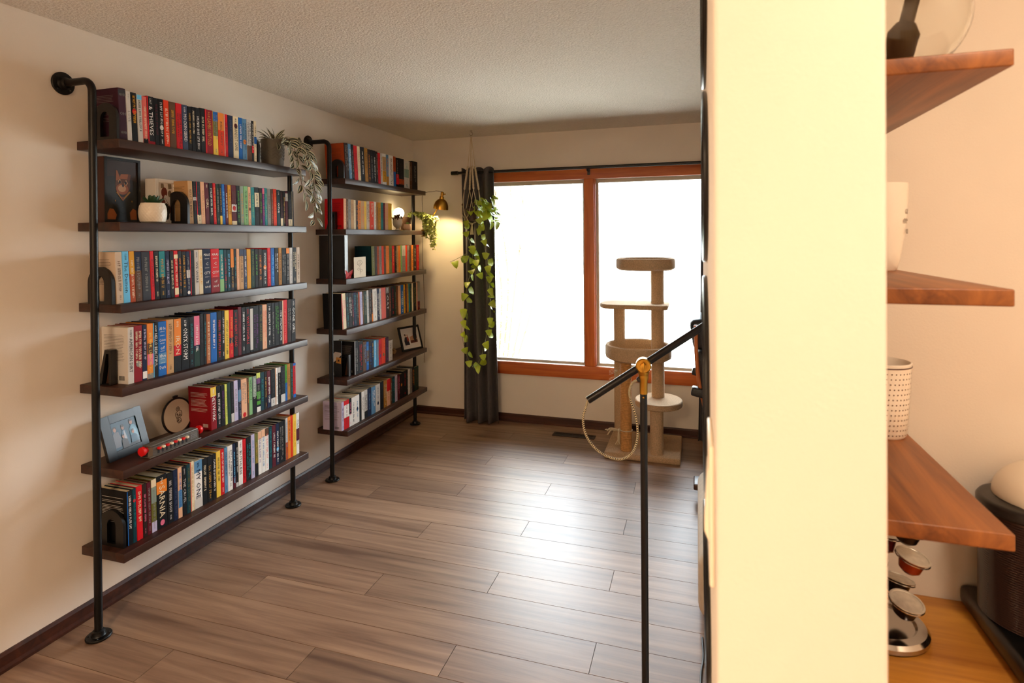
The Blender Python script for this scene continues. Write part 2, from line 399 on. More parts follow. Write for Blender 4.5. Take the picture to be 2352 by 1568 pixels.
# each book: left edge, right edge, height (metres along the shelf), cover, lettering, marks
BOOKS = {
 'A1': dict(z=1.984, xf=0.2, lean=(2.5, 0.8), rows=[
  (0.0334,0.0671,0.213,'aubergine','grey','H=NEVER|OH|NEVER;B=.86:.97:charcoal'),
  (0.0671,0.0886,0.207,'pale grey','grey','T=LOVE'),
  (0.0886,0.1152,0.207,'black','mustard','D=.62:red'),
  (0.1152,0.1394,0.204,'pale grey','black','B=.9:1:sky blue'),
  (0.1394,0.1621,0.202,'coral pink','cream','B=0:.12:black'),
  (0.1621,0.1964,0.209,'black','white','T=& THIEVES;E=red;B=0:.08:dark red'),
  (0.1964,0.217,0.208,'black','maroon',''),
  (0.217,0.2432,0.209,'black','white','D=.4:pale grey'),
  (0.2432,0.271,0.21,'orange-red','cream',''),
  (0.271,0.306,0.209,'brown','mustard',''),
  (0.306,0.3385,0.21,'red','black',''),
  (0.3385,0.3695,0.21,'slate blue','white','T=MOCKINGBIRD'),
  (0.3695,0.3905,0.209,'black','gold',''),
  (0.3905,0.4119,0.211,'black','cream',''),
  (0.4119,0.4408,0.212,'black','white',''),
  (0.4408,0.4691,0.216,'black','cream',''),
  (0.4691,0.5158,0.216,'dark red','gold','T=LAMBS UNTOLD;E=red'),
  (0.5158,0.5469,0.215,'yellow','grey','B=.78:1:blue|.45:.78:olive'),
  (0.5469,0.5854,0.216,'orange-red','brown','B=.6:1:orange'),
  (0.5854,0.6097,0.216,'red','maroon','E=cream'),
  (0.6097,0.6442,0.216,'navy','slate blue',''),
  (0.6442,0.6809,0.217,'cream','black','T=GRANDEST GAME;D=.78:maroon'),
  (0.6809,0.7069,0.218,'blue','white',''),
  (0.7069,0.7376,0.217,'steel blue','navy','D=.45:orange'),
  (0.7376,0.7721,0.22,'pale grey','black','B=0:.38:brown'),
  (0.7721,0.7888,0.218,'black','white','B=.22:.4:red'),
  (0.7888,0.8088,0.22,'cream','black','B=.45:.62:blue'),
 ]),
 'A2': dict(z=1.649, xf=0.2, lean=(2.5, 0.8), rows=[
  (0.3686,0.395,0.199,'tan','brown',''),
  (0.395,0.4146,0.199,'black','maroon','B=.55:.63:pale grey'),
  (0.4146,0.4398,0.2,'black','charcoal','E=red;B=0:.22:cream'),
  (0.4398,0.4632,0.201,'peach','tan',''),
  (0.4632,0.4892,0.199,'maroon','cream','T=GIRL'),
  (0.4892,0.5135,0.199,'black','white',''),
  (0.5135,0.5314,0.201,'red','orange',''),
  (0.5314,0.5518,0.198,'dark green','grey',''),
  (0.5518,0.5678,0.2,'black','gold','B=0:.22:yellow'),
  (0.5678,0.5876,0.201,'blue','sky blue',''),
  (0.5876,0.6064,0.199,'maroon','white',''),
  (0.6064,0.629,0.2,'mustard','brown',''),
  (0.629,0.663,0.201,'maroon','brown','B=.33:.52:white|0:.1:cream;D=.42:red'),
  (0.663,0.6878,0.201,'black','green',''),
  (0.6878,0.7121,0.201,'grey-green','mustard',''),
  (0.7121,0.744,0.202,'pale green','dark green',''),
  (0.744,0.7643,0.201,'peach','brown','D=.42:brown'),
  (0.7643,0.7899,0.201,'teal','pale green',''),
  (0.7899,0.8233,0.203,'black','charcoal','B=.48:.86:cream'),
  (0.8233,0.8485,0.201,'dark brown','green',''),
  (0.8485,0.8651,0.202,'purple','coral pink','B=.85:1:pink'),
  (0.8651,0.8858,0.204,'teal','pale green',''),
  (0.8858,0.9133,0.203,'grey','brown',''),
  (0.9133,0.9332,0.203,'brown','coral pink',''),
  (0.9332,0.9601,0.205,'orange-red','orange',''),
  (0.9601,0.9888,0.202,'dark teal','white','T=one'),
  (0.9888,1.0111,0.2,'dark brown','maroon','B=0:.22:cream'),
  (1.0111,1.0308,0.197,'black','gold',''),
  (1.0308,1.0535,0.198,'maroon','brown','B=.72:.95:pale grey'),
  (1.0535,1.0868,0.203,'black','charcoal','B=0:.2:cream'),
  (1.0868,1.1044,0.203,'black','brown','E=cream'),
 ]),
 'A3': dict(z=1.317, xf=0.2, lean=(2.2, 0), rows=[
  (0.0115,0.0416,0.21,'beige','brown',''),
  (0.0416,0.0714,0.212,'sky blue','navy','T=The Demon'),
  (0.0714,0.0953,0.212,'rust','cream','B=.55:1:mustard'),
  (0.0953,0.1264,0.209,'brown','grey','B=.62:1:navy'),
  (0.1264,0.1676,0.209,'charcoal','grey',''),
  (0.1676,0.1863,0.21,'red','maroon',''),
  (0.1863,0.21,0.209,'black','cream',''),
  (0.21,0.2415,0.209,'black','gold','B=.45:1:teal'),
  (0.2415,0.265,0.208,'navy','lavender',''),
  (0.265,0.2864,0.208,'black','cream',''),
  (0.2864,0.3081,0.209,'red','cream','B=.83:.92:cream|.05:.2:cream'),
  (0.3081,0.3276,0.207,'black','orange',''),
  (0.3276,0.3513,0.205,'black','mustard',''),
  (0.3513,0.3727,0.205,'navy','grey','B=.4:.58:pale grey;D=.07:white'),
  (0.3727,0.3978,0.209,'black','charcoal','E=red'),
  (0.3978,0.4223,0.21,'pale grey','black','T=WE WERE'),
  (0.4223,0.4457,0.211,'cream','mustard',''),
  (0.4457,0.4936,0.212,'navy','white','H=MAAS||C||CITY||of|and'),
  (0.4936,0.5463,0.212,'red','white','H=MAAS||C||CITY||of|and;B=0:.35:dark red'),
  (0.5463,0.5733,0.208,'teal','cream','B=.0:.3:pale green'),
  (0.5733,0.5943,0.208,'dark teal','red',''),
  (0.5943,0.6173,0.207,'dark teal','sky blue',''),
  (0.6173,0.6389,0.211,'black','gold','B=.55:1:orange|0:.18:charcoal'),
  (0.6389,0.6575,0.209,'black','teal',''),
  (0.6575,0.6762,0.21,'peach','tan',''),
  (0.6762,0.7057,0.208,'tan','brown','B=.82:1:slate blue'),
  (0.7057,0.7286,0.206,'slate blue','white',''),
  (0.7286,0.7572,0.207,'mustard','orange',''),
  (0.7572,0.7845,0.207,'dark green','olive',''),
  (0.7845,0.8104,0.206,'black','green',''),
  (0.8104,0.8406,0.205,'dark brown','orange',''),
  (0.8406,0.879,0.202,'black','white','D=.52:orange'),
  (0.879,0.9065,0.21,'red','coral pink',''),
  (0.9065,0.9364,0.208,'blue','sky blue',''),
  (0.9364,0.9689,0.209,'black','white',''),
  (0.9689,0.9958,0.209,'ochre','brown',''),
  (0.9958,1.0315,0.207,'black','grey',''),
  (1.0315,1.0594,0.206,'black','grey','B=.85:1:orange'),
  (1.0594,1.0877,0.208,'pale grey','grey',''),
  (1.0877,1.121,0.208,'black','cream',''),
  (1.121,1.1526,0.209,'beige','brown',''),
 ]),
 'A4': dict(z=0.98, xf=0.2, lean=(0, 0), rows=[
  (0.0552,0.0838,0.234,'pale grey','black','T=AMERICAN DIRT'),
  (0.0838,0.1218,0.236,'dark red','cream','D=.32:grey'),
  (0.1218,0.144,0.235,'navy','lavender','B=.03:.16:white'),
  (0.144,0.1735,0.236,'orange','yellow','B=.25:.45:pink|.0:.1:grey|.45:.65:brown'),
  (0.1735,0.1978,0.237,'black','white','T=HELLO BEAUTIFUL;E=sky blue'),
  (0.1978,0.2393,0.237,'blue','white','H=All the|||Colours||of||the|||Dark;B=.22:.42:steel blue'),
  (0.2393,0.2772,0.24,'tan','brown','E=orange'),
  (0.2772,0.3161,0.239,'black','cream','B=.5:1:orange|.3:.5:red;T=IRON'),
  (0.3161,0.3601,0.238,'black','white','T=ONYX STORM'),
  (0.3601,0.3866,0.236,'black','teal',''),
  (0.3866,0.4197,0.238,'navy','white','B=.42:1:pink|0:.35:dark green'),
  (0.4197,0.4432,0.245,'black','charcoal',''),
  (0.4432,0.46,0.241,'black','teal',''),
  (0.46,0.4842,0.238,'copper','cream',''),
  (0.4842,0.5233,0.241,'blue','white',''),
  (0.5233,0.553,0.243,'black','red',''),
  (0.553,0.5726,0.242,'black','white',''),
  (0.5726,0.6018,0.241,'yellow','olive',''),
  (0.6018,0.6299,0.24,'red','orange','B=.3:.42:navy'),
  (0.6299,0.6601,0.237,'black','red','T=HUBERT CHAD'),
  (0.6601,0.6845,0.248,'maroon','dark red',''),
  (0.6845,0.7125,0.243,'black','white',''),
  (0.7125,0.7443,0.242,'black','red','T=WATCHGIRLS'),
  (0.7443,0.7665,0.242,'black','pale grey','B=.05:.95:pale grey'),
  (0.7665,0.8083,0.241,'black','purple',''),
  (0.8083,0.8368,0.241,'black','olive','T=THE GARDENS'),
  (0.8368,0.8713,0.24,'peach','coral pink',''),
  (0.8713,0.9064,0.244,'black','white',''),
  (0.9064,0.9328,0.243,'black','grey',''),
  (0.9328,0.9674,0.242,'black','green',''),
  (0.9674,0.9948,0.244,'black','white',''),
  (0.9948,1.0366,0.248,'red','coral pink','E=cream'),
  (1.0366,1.0713,0.247,'dark brown','grey',''),
  (1.0713,1.1087,0.246,'black','white','T=GONE GIRL'),
 ]),
 'A5': dict(z=0.647, xf=0.187, lean=(1.5, 0), rows=[
  (0.4962,0.5319,0.208,'dark red','white','T=NETWORK;B=.78:1:yellow'),
  (0.5319,0.5608,0.207,'black','white',''),
  (0.5608,0.5856,0.204,'black','purple',''),
  (0.5856,0.6013,0.203,'lime','olive',''),
  (0.6013,0.6235,0.207,'dark green','charcoal',''),
  (0.6235,0.6445,0.205,'black','charcoal','B=0:.22:pale grey'),
  (0.6445,0.6723,0.206,'lavender','grey',''),
  (0.6723,0.6939,0.204,'navy','grey','B=.45:.75:steel blue'),
  (0.6939,0.7345,0.201,'peach','grey','D=.07:red'),
  (0.7345,0.7483,0.199,'brown','orange',''),
  (0.7483,0.7728,0.199,'pale green','dark green',''),
  (0.7728,0.8029,0.199,'black','pale grey','B=.45:1:grey-green'),
  (0.8029,0.8318,0.21,'black','grey','B=.86:1:lime|.72:.86:purple|.33:.52:green|.18:.28:green|0:.13:white'),
  (0.8318,0.8612,0.206,'dark teal','teal',''),
  (0.8612,0.8836,0.205,'black','gold',''),
  (0.8836,0.9121,0.203,'maroon','white','B=0:.35:navy'),
  (0.9121,0.9488,0.204,'black','charcoal','B=0:.22:pale grey'),
  (0.9488,0.9704,0.205,'white','grey','E=orange'),
  (0.9704,0.9923,0.205,'black','grey','B=.85:1:pale grey'),
  (0.9923,1.0288,0.205,'black','charcoal','B=0:.22:pale grey'),
  (1.0288,1.0473,0.207,'green','dark green','B=0:.5:blue'),
  (1.0473,1.0744,0.206,'ochre','brown',''),
  (1.0744,1.0976,0.205,'dark green','teal',''),
  (1.0976,1.1212,0.202,'red','navy','B=.92:1:blue|0:.1:blue'),
 ]),
 'A6': dict(z=0.309, xf=0.19, lean=(1, 0), rows=[
  (0.0549,0.0786,0.226,'black','white','E=blue'),
  (0.0786,0.0963,0.227,'dark teal','teal','D=.78:red'),
  (0.0963,0.1246,0.229,'red','cream',''),
  (0.1246,0.1456,0.228,'dark brown','pink',''),
  (0.1456,0.1656,0.226,'maroon','grey',''),
  (0.1656,0.1914,0.23,'olive','grey','B=.85:1:cream|.55:.85:grey-green|0:.2:lavender'),
  (0.1914,0.2445,0.232,'black','cream','T=SARNIA;B=.66:.9:orange;D=.1:pink'),
  (0.2445,0.2762,0.227,'black','pale grey',''),
  (0.2762,0.3013,0.229,'navy','slate blue',''),
  (0.3013,0.3237,0.23,'peach','blue','B=.2:.55:steel blue'),
  (0.3237,0.3481,0.227,'black','pale grey','T=THE CRUEL'),
  (0.3481,0.3698,0.227,'dark teal','olive',''),
  (0.3698,0.3904,0.232,'cream','tan','E=red'),
  (0.3904,0.4367,0.225,'white','navy','T=MY ONE;B=.75:1:steel blue|0:.2:pale grey'),
  (0.4367,0.4665,0.22,'black','cream',''),
  (0.4665,0.4968,0.22,'black','gold',''),
  (0.4968,0.5215,0.221,'black','white',''),
  (0.5215,0.5488,0.225,'yellow','black',''),
  (0.5488,0.5722,0.226,'red','white',''),
  (0.5722,0.5939,0.227,'steel blue','navy',''),
  (0.5939,0.6269,0.227,'white','black',''),
  (0.6269,0.6471,0.228,'navy','sky blue','B=0:.25:maroon'),
  (0.6471,0.6652,0.227,'black','pale grey','B=0:.1:pale grey'),
  (0.6652,0.6952,0.229,'white','black','T=RUTHLESS'),
  (0.6952,0.7186,0.227,'red','dark red',''),
  (0.7186,0.7544,0.229,'black','teal',''),
  (0.7544,0.7812,0.232,'lavender','steel blue',''),
  (0.7812,0.8059,0.229,'olive','gold','B=0:.3:black'),
  (0.8059,0.831,0.231,'white','purple','B=.82:1:peach'),
  (0.831,0.8591,0.234,'white','steel blue','B=.82:1:peach'),
  (0.8591,0.8876,0.234,'white','coral pink','B=.82:1:brown'),
  (0.8876,0.914,0.231,'dark teal','teal',''),
  (0.914,0.9435,0.231,'maroon','white',''),
  (0.9435,0.9707,0.232,'navy','white','D=.38:sky blue'),
  (0.9707,1.0096,0.233,'black','grey',''),
  (1.0096,1.0237,0.233,'black','charcoal',''),
  (1.0237,1.0437,0.239,'pale grey','steel blue','B=0:.42:rust'),
  (1.0437,1.0697,0.24,'orange','brown',''),
  (1.0697,1.0872,0.241,'orange-red','red',''),
  (1.0872,1.1168,0.24,'yellow','mustard',''),
  (1.1168,1.1439,0.241,'white','navy','B=.33:.62:maroon'),
 ]),
 'B1': dict(z=1.974, xf=0.2, lean=(5, 0), rows=[
  (1.6345,1.6801,0.241,'dark brown','grey','F=rust'),
  (1.6801,1.7139,0.242,'steel blue','white',''),
  (1.7139,1.7439,0.242,'black','grey',''),
  (1.7439,1.7876,0.24,'red','dark red',''),
  (1.7876,1.8231,0.241,'cream','tan',''),
  (1.8231,1.8777,0.242,'black','white',''),
  (1.8777,1.9195,0.242,'ochre','brown',''),
  (1.9195,1.9525,0.24,'dark brown','orange',''),
  (1.9525,1.991,0.24,'black','grey',''),
  (1.991,2.0251,0.24,'black','white',''),
  (2.0251,2.0548,0.239,'dark brown','grey',''),
  (2.0548,2.09,0.233,'red','maroon',''),
  (2.09,2.1155,0.234,'pale grey','black',''),
  (2.1155,2.1725,0.237,'white','brown','B=.1:.45:mustard|.45:.9:tan'),
  (2.1725,2.2095,0.235,'steel blue','orange','B=0:.3:ochre'),
  (2.2095,2.2799,0.237,'white','black',''),
  (2.2799,2.3186,0.236,'rust','brown','B=0:.5:blue'),
  (2.3186,2.3637,0.231,'black','grey','B=.1:.45:red'),
  (2.3637,2.4506,0.233,'black','charcoal','B=.12:.3:rust'),
  (2.4506,2.5346,0.227,'pale grey','teal','B=.4:.7:grey-green'),
  (2.5346,2.5901,0.227,'brown','grey','E=white'),
  (2.5901,2.6854,0.239,'black','grey',''),
 ]),
 'B2': dict(z=1.638, xf=0.2, lean=(0, 0), rows=[
  (1.6061,1.6371,0.205,'peach','tan','F=red'),
  (1.6371,1.6577,0.204,'brown','tan',''),
  (1.6577,1.6912,0.203,'grey','brown',''),
  (1.6912,1.7253,0.202,'tan','brown',''),
  (1.7253,1.7512,0.202,'cream','tan',''),
  (1.7512,1.7774,0.201,'dark brown','orange',''),
  (1.7774,1.8129,0.201,'orange','brown',''),
  (1.8129,1.8581,0.201,'tan','orange',''),
  (1.8581,1.8857,0.2,'yellow','mustard',''),
  (1.8857,1.9277,0.202,'beige','brown',''),
  (1.9277,1.9851,0.203,'orange-red','cream',''),
  (1.9851,2.0192,0.205,'white','tan',''),
  (2.0192,2.0489,0.203,'ochre','brown',''),
  (2.0489,2.084,0.203,'mustard','brown',''),
  (2.084,2.1197,0.204,'teal','dark teal',''),
  (2.1197,2.1456,0.203,'maroon','red',''),
  (2.1456,2.1928,0.204,'peach','orange',''),
  (2.1928,2.2464,0.204,'yellow','orange',''),
 ]),
 'B3': dict(z=1.307, xf=0.2, lean=(1.5, 0), rows=[
  (1.9524,1.9938,0.212,'olive','grey','F=dark teal'),
  (1.9938,2.0282,0.209,'dark brown','brown',''),
  (2.0282,2.058,0.208,'rust','brown',''),
  (2.058,2.0934,0.211,'grey','brown',''),
  (2.0934,2.1241,0.21,'orange-red','red',''),
  (2.1241,2.1553,0.209,'brown','grey',''),
  (2.1553,2.2028,0.211,'orange','orange-red',''),
  (2.2028,2.2459,0.211,'olive','dark green',''),
  (2.2459,2.2842,0.21,'red','orange',''),
  (2.2842,2.3176,0.21,'black','grey',''),
  (2.3176,2.3458,0.209,'tan','brown',''),
  (2.3458,2.38,0.21,'orange','red',''),
  (2.38,2.4031,0.211,'pale green','green',''),
  (2.4031,2.4618,0.21,'grey','brown','B=.6:1:pale grey'),
  (2.4618,2.4917,0.21,'orange-red','red',''),
  (2.4917,2.5281,0.209,'grey','brown',''),
  (2.5281,2.565,0.208,'brown','dark brown',''),
  (2.565,2.5962,0.21,'orange','brown',''),
  (2.5962,2.6533,0.21,'dark brown','cream',''),
  (2.6533,2.7051,0.211,'red','orange',''),
 ]),
 'B4': dict(z=0.972, xf=0.2, lean=(3, 0.5), rows=[
  (1.5813,1.6276,0.238,'cream','pink','E=magenta;F=black'),
  (1.6276,1.6633,0.237,'black','teal',''),
  (1.6633,1.697,0.236,'black','white',''),
  (1.697,1.7183,0.233,'dark brown','pink',''),
  (1.7183,1.753,0.232,'navy','teal',''),
  (1.753,1.7793,0.23,'black','grey',''),
  (1.7793,1.7971,0.231,'rust','brown',''),
  (1.7971,1.8285,0.23,'lavender','steel blue',''),
  (1.8285,1.8467,0.229,'brown','tan',''),
  (1.8467,1.8835,0.229,'dark green','grey',''),
  (1.8835,1.9115,0.232,'pale grey','steel blue',''),
  (1.9115,1.9446,0.236,'dark brown','grey',''),
  (1.9446,1.9638,0.236,'black','orange','B=0:.25:orange'),
  (1.9638,2.0223,0.234,'white','grey',''),
  (2.0223,2.0571,0.231,'navy','white',''),
  (2.0571,2.0823,0.231,'pale grey','steel blue',''),
  (2.0823,2.1492,0.232,'coral pink','orange',''),
  (2.1492,2.1967,0.233,'dark brown','white','T=CULT;B=.8:1:grey'),
  (2.1967,2.2235,0.232,'brown','coral pink',''),
  (2.2235,2.2836,0.232,'black','red',''),
  (2.2836,2.3058,0.229,'dark green','grey',''),
  (2.3058,2.3396,0.23,'brown','rust',''),
  (2.3396,2.3795,0.228,'peach','tan',''),
  (2.3795,2.426,0.23,'blue','white','B=.3:.55:steel blue'),
  (2.426,2.4556,0.23,'mustard','brown',''),
  (2.4556,2.4794,0.231,'aubergine','purple',''),
  (2.4794,2.5096,0.232,'ochre','brown',''),
  (2.5096,2.534,0.231,'teal','navy',''),
  (2.534,2.5648,0.23,'dark green','grey',''),
  (2.5648,2.5898,0.231,'cream','tan',''),
  (2.5898,2.6468,0.231,'black','olive',''),
  (2.6468,2.6661,0.233,'peach','pink',''),
  (2.6661,2.7118,0.234,'maroon','grey','B=.3:1:grey'),
 ]),
 'B5': dict(z=0.639, xf=0.2, lean=(0, 0), rows=[
  (1.7187,1.7648,0.23,'black','grey','E=pale grey'),
  (1.7648,1.8228,0.219,'black','red',''),
  (1.8228,1.8684,0.207,'brown','steel blue',''),
  (1.8684,1.901,0.2,'blue','sky blue','B=.3:.7:brown'),
  (1.901,1.934,0.195,'dark brown','blue',''),
  (1.934,1.9676,0.194,'navy','gold',''),
  (1.9676,2.0016,0.193,'sky blue','white',''),
  (2.0016,2.0362,0.19,'steel blue','gold',''),
  (2.0362,2.0764,0.189,'red','dark red','D=.35:purple'),
  (2.0764,2.1328,0.191,'orange-red','orange','D=.35:olive'),
  (2.1328,2.1801,0.188,'aubergine','purple',''),
  (2.1801,2.2391,0.155,'pale grey','black',''),
 ]),
 'B6': dict(z=0.302, xf=0.195, lean=(0, 0), rows=[
  (1.5657,1.5938,0.189,'lavender','navy',''),
  (1.5938,1.6555,0.189,'red','dark red','B=.4:.85:white'),
  (1.6555,1.6849,0.188,'black','pink','B=0:.45:white'),
  (1.6849,1.7277,0.188,'white','navy',''),
  (1.7277,1.7802,0.19,'white','steel blue','D=.5:navy'),
  (1.7802,1.807,0.196,'black','charcoal',''),
  (1.807,1.8432,0.196,'white','grey',''),
  (1.8432,1.8846,0.199,'pale grey','black','B=0:.25:black'),
  (1.8846,1.9364,0.2,'navy','steel blue',''),
  (1.9364,1.9943,0.196,'steel blue','white',''),
  (1.9943,2.0588,0.199,'pale grey','navy','D=.3:navy'),
  (2.0588,2.1096,0.204,'black','charcoal',''),
  (2.1096,2.1564,0.203,'ochre','cream',''),
  (2.1564,2.2095,0.202,'peach','red','B=.55:1:red'),
  (2.2095,2.2365,0.198,'brown','grey',''),
  (2.2365,2.2804,0.2,'dark teal','teal',''),
  (2.2804,2.3194,0.202,'lavender','grey',''),
  (2.3194,2.3591,0.201,'maroon','pink',''),
  (2.3591,2.4112,0.196,'black','maroon','D=.55:orange'),
  (2.4112,2.4703,0.206,'black','red',''),
  (2.4703,2.4944,0.206,'black','grey',''),
  (2.4944,2.5309,0.206,'pale grey','tan',''),
  (2.5309,2.568,0.2,'grey','brown',''),
  (2.568,2.6056,0.206,'black','orange',''),
  (2.6056,2.6826,0.197,'dark green','brown',''),
 ]),
}

# ---------------------------------------------------------------- bookcases: six boards on black gas pipe
SZ = [1.984, 1.649, 1.317, .980, .647, .309]
DEPTH, THK = .235, .036
SB = [1.974, 1.638, 1.307, .972, .639, .302]          # the farther unit hangs a little lower
def bookcase(y0, y1, near, far, label, far_h, SZ=SZ):
    t = thing('pipe_bookcase', (.12, (y0+y1)/2, 0), label, 'bookcase')
    for z in SZ:
        part(MB().rbox((0.001, y0, z-THK), (DEPTH, y1, z), .0025), 'shelf', SHELFW, t)
    px = .164
    def flange(m, c, ax):
        prof = [(0, 0), (.044, 0), (.0455, .002), (.0455, .006), (.043, .0085), (.026, .0095), (.0235, .013), (.022, .026), (.0165, .03)]
        mt = Matrix.Identity(4) if ax == 'z' else Matrix.Rotation(R(90), 4, 'Y')
        m.lathe(prof, c, 32, 0, mt)
        for a in (45, 135, 225, 315):
            q = mt @ Vector((.035*math.cos(R(a)), .035*math.sin(R(a)), .0085)); m.ball(Vector(c)+q, .004, 0, 10, 6)
    # near upright: floor flange, pipe, elbow, arm back to the wall flange
    path = [(px, near, .006), (px, near, 1.1), (px, near, 2.165)]+arc((px-.045, near, 2.165), .045, 0, PI/2, 8, 'xz')+[(.004, near, 2.21)]
    up = part(MB().tube(path, .0145, 16), 'upright', PIPE, t)
    m = MB(); flange(m, (px, near, 0), 'z'); part(m, 'floor_flange', PIPE, up)
    m = MB(); flange(m, (0.001, near, 2.21), 'x'); part(m, 'wall_flange', PIPE, up)
    up = part(MB().tube([(.155, far, .006), (.155, far, far_h)], .0145, 16), 'upright', PIPE, t)
    m = MB(); flange(m, (.155, far, 0), 'z'); part(m, 'floor_flange', PIPE, up)
    return t
bookcase(0, 1.17, -.054, 1.127, 'nearer wall-mounted bookcase of dark boards on black pipe, holding a trailing plant on top', SZ[0]-THK)
bookcase(1.574, 2.765, 1.503, 2.690, 'farther wall-mounted bookcase of dark boards on black pipe, lit by the brass lamp', SB[0]-THK, SB)

# ---------------------------------------------------------------- books
PAL = dict(aubergine='3A1B2C', charcoal='33333A', black='101013', red='D0101A', maroon='5A1020', brown='5E3E28', cream='EBD9B4', tan='C49A6A',
    beige='C9B5A0', peach='E8B48E', olive='6B6A2C', mustard='D89A1E', gold='C8963A', yellow='EFC84A', orange='E8862A', rust='B0481C', copper='B0683C',
    ochre='B07A2E', green='4E9A30', lime='D4DC6A', teal='1F8288', navy='14203F', blue='1363B4', pink='E0708E', magenta='B8104A', purple='6A2F78', lavender='C4BCDA', white='F0ECE6', grey='8A8680')
PAL.update({'pale grey': 'CFCAC4', 'sky blue': '6CC2F0', 'coral pink': 'E06A60', 'dark red': '8C0E1C', 'orange-red': 'E23A14', 'slate blue': '3A4560', 'steel blue': '5C8CB4',
    'dark green': '17352A', 'grey-green': '86988A', 'pale green': '86B87C', 'dark teal': '0E3A44', 'dark brown': '2C1A14'})
def paper(c): return mat('cover_'+c.replace(' ', '_').replace('-', '_'), PAL[c], .6, spec=.2)
PAGES = mat('page_edges', 'D9C7A2', .9, var=.1, scale=1, stretch=(1, 600, 1))
ORD = 'first second third fourth fifth sixth seventh eighth ninth tenth eleventh twelfth thirteenth fourteenth fifteenth sixteenth seventeenth eighteenth nineteenth twentieth'.split()
TENS = ['', '', 'twenty', 'thirty', 'forty']
def ordinal(n):
    return ORD[n-1] if n <= 20 else (TENS[n//10]+'-'+ORD[n % 10-1] if n % 10 else {30: 'thirtieth', 40: 'fortieth'}[n])
SHELFNAME = ['top shelf', 'second shelf', 'third shelf', 'fourth shelf', 'fifth shelf', 'bottom shelf']
def parse(o):
    d = dict(T=None, H=None, B=[], D=None, E=None, F=None)
    for q in o.split(';'):
        if not q: continue
        k, v = q[0], q[2:]
        if k == 'T': d['T'] = v
        elif k == 'H': d['H'] = v.split('|')
        elif k in 'EF': d[k] = v
        elif k == 'D': a, c = v.split(':'); d['D'] = (float(a), c)
        elif k == 'B':
            for bb in v.split('|'): a, b, c = bb.split(':'); d['B'].append((float(a), float(b), c))
    return d
def feature(d, ink, base):
    if d['B']:
        a, b, c = max(d['B'], key=lambda q: q[1]-q[0]); c = c.replace(' ', '-')
        if b-a > .7: return c+'-fronted ', ''
        if a < .05: return c+'-footed ', ''
        if b > .9: return c+'-topped ', ''
        return c+'-banded ', ''
    if d['E']: return d['E'].replace(' ', '-')+'-edged ', ''
    if d['D']: return d['D'][1].replace(' ', '-')+'-dotted ', ''
    return '', ' lettered in '+ink
ALLB = {}
def shelf_rows():
    for key, rec in BOOKS.items():
        unit = 'nearer bookcase' if key[0] == 'A' else 'farther bookcase'
        rows = [(a, b, h, base, ink, parse(op)) for a, b, h, base, ink, op in rec['rows']]
        yield key, rec, unit, SHELFNAME[int(key[1])-1], rows
need = set()
for key, rec, unit, sh, rows in shelf_rows():
    for r0 in rows:
        if r0[5]['T']: need.add(r0[5]['T'])
        for t in r0[5]['H'] or []:
            if t: need.add(t)
text_meshes(sorted(need))
